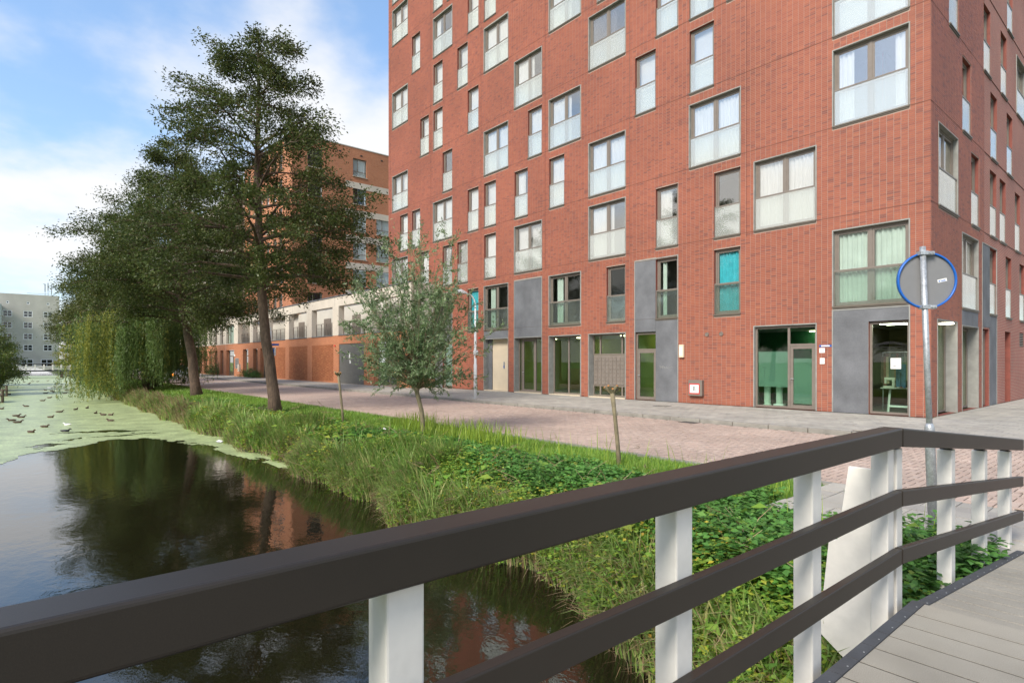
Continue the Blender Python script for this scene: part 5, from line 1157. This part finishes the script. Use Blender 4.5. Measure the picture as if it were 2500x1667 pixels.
add_stuff('tall_weeds', [grass(900, -14.5, -9.5, 2.7, 3.7, .42, .016, bend=(.1, .9), seg=3), grass(160, -9, -1.5, 2.5, 3.9, .5, .012, bend=(.1, .9), seg=3)], M_iris, 'pale yellow green upright blades beside the young willow')
def tussocks():
    Vs = []
    for q in range(44):
        x0 = -rng.uniform(1.8, 26)**1.0; y0 = float(shore(x0)) + rng.uniform(-.05, .9)
        if x0 > -9: y0 = float(shore(x0)) + rng.uniform(-.05, .4)
        if not visible(np.array([x0]), np.array([y0]))[0]: continue
        n = 90; a = rng.uniform(0, 6.283, n); r = rng.uniform(0, .13, n); x = x0+r*np.cos(a); y = y0+r*np.sin(a); D = nrm(np.stack([np.cos(a), np.sin(a)-.45, 0*a], 1)); P = np.stack([x, y, gz(x, y)], 1); s = rng.uniform(.45, 1.1, n)*rng.uniform(.5, .9)*(.62 if x0 > -6 else 1)
        Vs.append(blades(P, D, s, .014+.012*rng.random(n)*(1 if x0 > -12 else 2), rng.uniform(.35, 1.9, n), 3))
    add_stuff('tussocks', Vs, M_reed, 'arching tussocks of coarse grass standing out along the ragged water edge')
    x = rng.uniform(-14, -1.6, 330); y = shore(x)+rng.uniform(-.05, 2.0, 330); st = MB()
    for a, b_ in zip(x, y):
        if not visible(np.array([a]), np.array([b_]))[0]: continue
        z = float(gz(a, b_)); an = rng.uniform(0, 6.28); L = rng.uniform(.25, .7); e = rng.uniform(.2, 1.1); st.tube([(a, b_, z), (a+L*.5*math.cos(an)*e, b_+L*.5*math.sin(an)*e, z+L*.55), (a+L*math.cos(an)*e, b_+L*math.sin(an)*e, z+L*.75)], [.005, .004, .002], 3, 0, False)
    tag(st.obj('dead_stems', M_dry), 'bare brown dead stems poking out of the weeds', None, None, 'stuff')
tussocks()
def fallen():
    x = rng.uniform(-34, 0, 900); y = rng.uniform(9.0, 20.2, 900); k = (np.abs(y-14.8) < .5) | (y < 9.8) | (rng.random(900) < .25); x, y = x[k], y[k]; z = np.where(y > 14.95, .006, -.093); k = ~((x > -5.2) & (y > 14.5)); x, y, z = x[k], y[k], z[k]
    C = np.stack([x, y, z], 1); a = rng.uniform(0, 6.28, len(x)); T = np.stack([np.cos(a), np.sin(a), .05+0*a], 1); V, F = leaf_quads(C, T, np.tile([0, 0, 1.], (len(x), 1)), rng.uniform(.04, .09, len(x)), .035, .1)
    tag(link('fallen_leaves', np_mesh('fallen_leaves', V, F, M_dry)), 'small brown fallen leaves on the road, kerb and pavement', None, None, 'stuff')
fallen()
def plumes():
    C, T = [], []; st = MB()
    for i in range(42):
        x = rng.uniform(-19, -3); y = float(shore(x))+rng.uniform(-.1, 2.2); z = float(gz(x, y))+rng.uniform(.35, .75); d = np.array([rng.uniform(-.2, .5), -.6, rng.uniform(-.3, .5)]); d /= np.linalg.norm(d)
        st.tube([(x-d[0]*.25, y-d[1]*.25, z-.45), (x, y, z), tuple(np.array([x, y, z])+d*.2)], .003, 3, 0, False)
        u = rng.uniform(0, .22, 60)[:, None]; C.append(np.array([x, y, z])+d*u+rng.normal(0, .012, (60, 3))); T.append(d+rng.normal(0, .25, (60, 3)))
    C = np.concatenate(C); V, F = leaf_quads(C, np.concatenate(T), rng.normal(0, 1, C.shape), .035, .006); tag(link('seed_plumes', np_mesh('seed_plumes', V, F, M_dry)), 'feathery brown reed plumes on the bank', None, None, 'stuff')
plumes()
# fallen twig heap by the big tree, litter, low shrubs at the far facade
def twigs():
    b = MB()
    for i in range(240):
        x, y = -22.0+rng.normal(0, .75), 6.3+rng.normal(0, .35); z = float(gz(x, y))+.06+.22*math.exp(-((x+22)**2)/.8)*rng.random(); a = rng.uniform(0, 6.28); L = rng.uniform(.2, .6); b.tube([(x, y, z), (x+L*math.cos(a), y+L*math.sin(a), z+rng.uniform(-.05, .1))], .010, 3, 0, False)
    tag(b.obj('twig_heap', M_timber), 'heap of brown cut twigs on the grass left of the big trunk', None, None, 'stuff')
twigs()
def litter(x, y, lab, s=.12, z=None):
    rg = random.Random(int(x*10)); n = 9; b = MB(); c = 0; pts = [(s*rg.uniform(.6, 1)*math.cos(k*6.283/n), s*rg.uniform(.4, .8)*math.sin(k*6.283/n)) for k in range(n)]
    b.v = [(px, py, rg.uniform(0, .04)) for px, py in pts] + [(0, 0, .07)]; b.f = [(k, (k+1) % n, n) for k in range(n)] + [tuple(range(n-1, -1, -1))]; b.m = [0]*len(b.f)
    zz = (float(gz(x, y))+.12) if z is None else z; tag(b.obj('litter', M_white, None, (x, y, zz)), lab, 'litter')
litter(-18.4, 6.6, 'crumpled white plastic litter on the grass right of the big trunk', .16); litter(-19.6, 4.75, 'white plastic scrap floating at the edge of the duckweed', .2, WZ+.02); litter(-17.1, 5.2, 'small pale litter caught in the reeds at the waterline', .09); litter(-13.6, 7.2, 'pinkish white scrap in the weeds left of the young willow', .08)
T7 = tree('t', 61, .8, [(0, 0, 0), (0, 0, .8)], [(.05, .45), (.4, .5), (.8, .2)], .05, 16, 8, 26, (.07, .5), M_nett, r0=.02)
for i, (x, s, lab) in enumerate([(-64.6, .9, 'small round shrub left of the door in the orange wall'), (-61.9, 1.1, 'leafy shrub below the narrow door in the orange wall'), (-60.6, .8, 'low shrub just left of the lattice brick panels'), (-77.3, 1.5, 'larger shrub against the brick base of the pale block')]): put_tree('shrub', T7, (x, 18.1, 0), i, s, lab, 'shrub', 'shrubs against the facades')
# ---------------------------------------------------------------- birds
def duck_mesh(m, s=1.0):
    b = MB(); prof = [(-.17, .008, .055), (-.13, .035, .045), (-.06, .062, .035), (.02, .07, .03), (.09, .055, .035), (.13, .02, .05)]
    n = 8; i0 = len(b.v)
    for x, r, z in prof:
        for j in range(n): a = 2*math.pi*j/n; b.v.append((x*s, r*math.cos(a)*s, (z+r*.75*math.sin(a))*s))
    for k in range(len(prof)-1):
        for j in range(n): b.f.append((i0+k*n+j, i0+k*n+(j+1) % n, i0+(k+1)*n+(j+1) % n, i0+(k+1)*n+j)); b.m.append(0)
    b.tube([(.09*s, 0, .055*s), (.12*s, 0, .085*s), (.15*s, 0, .105*s), (.18*s, 0, .10*s), (.205*s, 0, .092*s)], [.030*s, .024*s, .028*s, .016*s, .006*s], 7)
    return b.mesh('duck', m, True)
def P3(px, y, d):
    z = d*1426/(y-882); l = (px-1250)/1426*z; return (-.7632*z+.6461*l, .6461*z+.7632*l)
DU = [(238, 1427, 1), (342, 1386, 1), (90, 1337, 0), (136, 1352, 1), (163, 1313, 1), (125, 1302, 1), (387, 1312, 1), (200, 1228, 0), (456, 1272, 1), (579, 1253, 2), (667, 1241, 2), (732, 1281, 2), (791, 1294, 0), (848, 1295, 1), (846, 1339, 0), (326, 1185, 1), (378, 1162, 1), (71, 1136, 1), (349, 1127, 1), (348, 1104, 0), (409, 1119, 1), (424, 1078, 0), (397, 1111, 0), (495, 1084, 1), (514, 1106, 0), (498, 1127, 1), (431, 1061, 1), (461, 1075, 1), (475, 1059, 0), (365, 1031, 1), (251, 1037, 0), (287, 1037, 1), (185, 1041, 0), (228, 1048, 1), (220, 1056, 1), (10, 1248, 1), (450, 1019, 0), (470, 1019, 1)]
dm = duck_mesh(M_duck)
DL = {0: 'brown duck with raised head, nearest of the flock to the open dark water', 1: 'brown duck swimming just beyond the nearest one, left of the black coot', 2: 'leftmost duck of the front group of five on the duckweed', 3: 'duck in the front group, lowest and just right of the leftmost', 4: 'duck in the middle of the front group on the duckweed', 5: 'rearmost duck of the front group of five', 6: 'lone small duck between the front group and the willow side ducks', 7: 'lone duck behind the front group of five', 8: 'duck alone in the middle of the duckweed', 9: 'upright duck facing the camera in front of the willow curtain', 10: 'second upright duck in front of the willow, nearer the bank', 11: 'small upright duck just left of the pair near the bank', 12: 'long low duck in the pair nearest the right bank', 13: 'rear duck beside the long one near the right bank', 14: 'duck with raised head closest to the right bank'}
for k, (u, v, fl) in enumerate(DU):
    x, y = P3(u/3.137, 600+(v+4)/3.137, 2.5); o = link('duck', dm, None, (x, y, WZ), R(49.75 + (180 if fl == 0 else 0) + random.uniform(-30, 30) + (90 if fl == 2 else 0)))
    tag(o, DL.get(k, 'tiny distant brown duck in the scattered flock far up the canal'), 'duck', 'ducks on the duckweed')
x, y = P3(500/3.137, 600+1424/3.137, 2.5); tag(link('coot', duck_mesh(M_duckd), None, (x, y, WZ), R(60)), 'black coot at the edge of the dark open streak in the duckweed', 'coot')
x, y = P3(383/3.137, 600+1092/3.137, 2.5); tag(link('gull', duck_mesh(M_gull, 1.5), None, (x, y, WZ), R(60)), 'white gull floating among the distant ducks', 'gull')
x, y = P3(515/3.137, 600+1374/3.137, 2.5); tag(link('gull', duck_mesh(M_gull, .9), None, (x, y, WZ), R(230)), 'small white gull on the duckweed behind the black coot', 'gull')
# ---------------------------------------------------------------- far footbridge, jetties, parked car
def far_bridge():
    o = tag(empty('far_footbridge', (-115, 0, 0)), 'distant footbridge with white posts crossing the end of the canal', 'footbridge')
    B(0, 2.4, -3.5, 9.5, .12, .32).obj('deck', M_edge, o)
    for x in (0.05, 2.3):
        for z, m in ((1.27, M_rail), (.9, M_post), (.58, M_post)): B(x-.04, x+.04, -3.5, 9.5, z-.10, z).obj('rail', m, o)
        for k in range(13): B(x-.06, x+.06, -3.3+k*1.05, -3.18+k*1.05, .1, 1.17).obj('post', M_post, o)
    for y in (.2, 5.2):
        for x in (.3, 2.0): B(x-.15, x+.15, y-.15, y+.15, -1.9, .12).obj('pile', M_timber, o)
far_bridge()
for x, y, lab in ((-47.5, -1.0, 'dark timber jetty at the edge of the left bank'), (-56, -.9, 'farther timber landing stage under the left bank bushes')):
    o = tag(empty('jetty', (x, y, WZ)), lab, 'jetty')
    for k in range(5): B(-.9+k*.36, -.9+k*.36+.33, -.9, .35, .42, .46).obj('plank', M_timber, o)
    for px in (-.8, .8): MB().tube([(px, .3, -.8), (px, .3, .75)], .06, 6).obj('post', M_timber, o)
def car():
    o = tag(empty('parked_car', (-54.3, 9.9, ROADZ), 0), 'pale car with lit orange lights, half hidden behind the willow branches', 'car')
    prof = [(-2.1, .35), (-2.1, .85), (-1.95, 1.0), (-1.55, 1.42), (.25, 1.45), (.95, 1.0), (1.95, .85), (2.1, .6), (2.1, .3)]
    b = MB(); n = len(prof)
    for s, ins in ((-.85, 0), (.85, 0)): b.v += [(x, s*(1-(max(0, z-.95))*.22), z) for x, z in prof]
    b.f = [tuple(range(n)), tuple(range(2*n-1, n-1, -1))] + [(k, n+k, n+(k+1) % n, (k+1) % n) for k in range(n)]; b.m = [0]*len(b.f); b.obj('body', M_carb, o, bevel=.05)
    g = MB()
    for s in (-1, 1): g.v += [(x, s*(.862-(z-.95)*.19), z) for x, z in ((-1.7, 1.02), (-1.35, 1.36), (.15, 1.38), (.75, 1.02))]
    g.f = [(0, 1, 2, 3), (7, 6, 5, 4)]; g.m = [0, 0]; g.obj('side_window', M_cargl, o)
    MB().quad; w = MB(); w.v = [(.93, -.7, 1.03), (.93, .7, 1.03), (.30, .66, 1.42), (.30, -.66, 1.42)]; w.f = [(0, 1, 2, 3)]; w.m = [0]; w.v = [(x+.03, y, z+.02) for x, y, z in w.v]; w.obj('windscreen', M_cargl, o)
    for x in (-1.3, 1.3):
        for s in (-.80, .80):
            wl = MB().lathe([(.10, -.1), (.31, -.1), (.32, 0), (.31, .1), (.10, .1)], 16).obj('wheel', M_black, o, (x, s, .32)); wl.rotation_euler = (R(90), 0, 0); MB().lathe([(.18, -.105), (.18, .105)], 10).obj('rim', M_galv, wl)
    for s in (-.62, .62): B(2.08, 2.13, s-.14, s+.14, .62, .78).obj('headlight', M_orangel if s < 0 else M_white, o)
    B(2.1, 2.12, -.26, .26, .38, .48).obj('number_plate', M_creamw, o)
car()
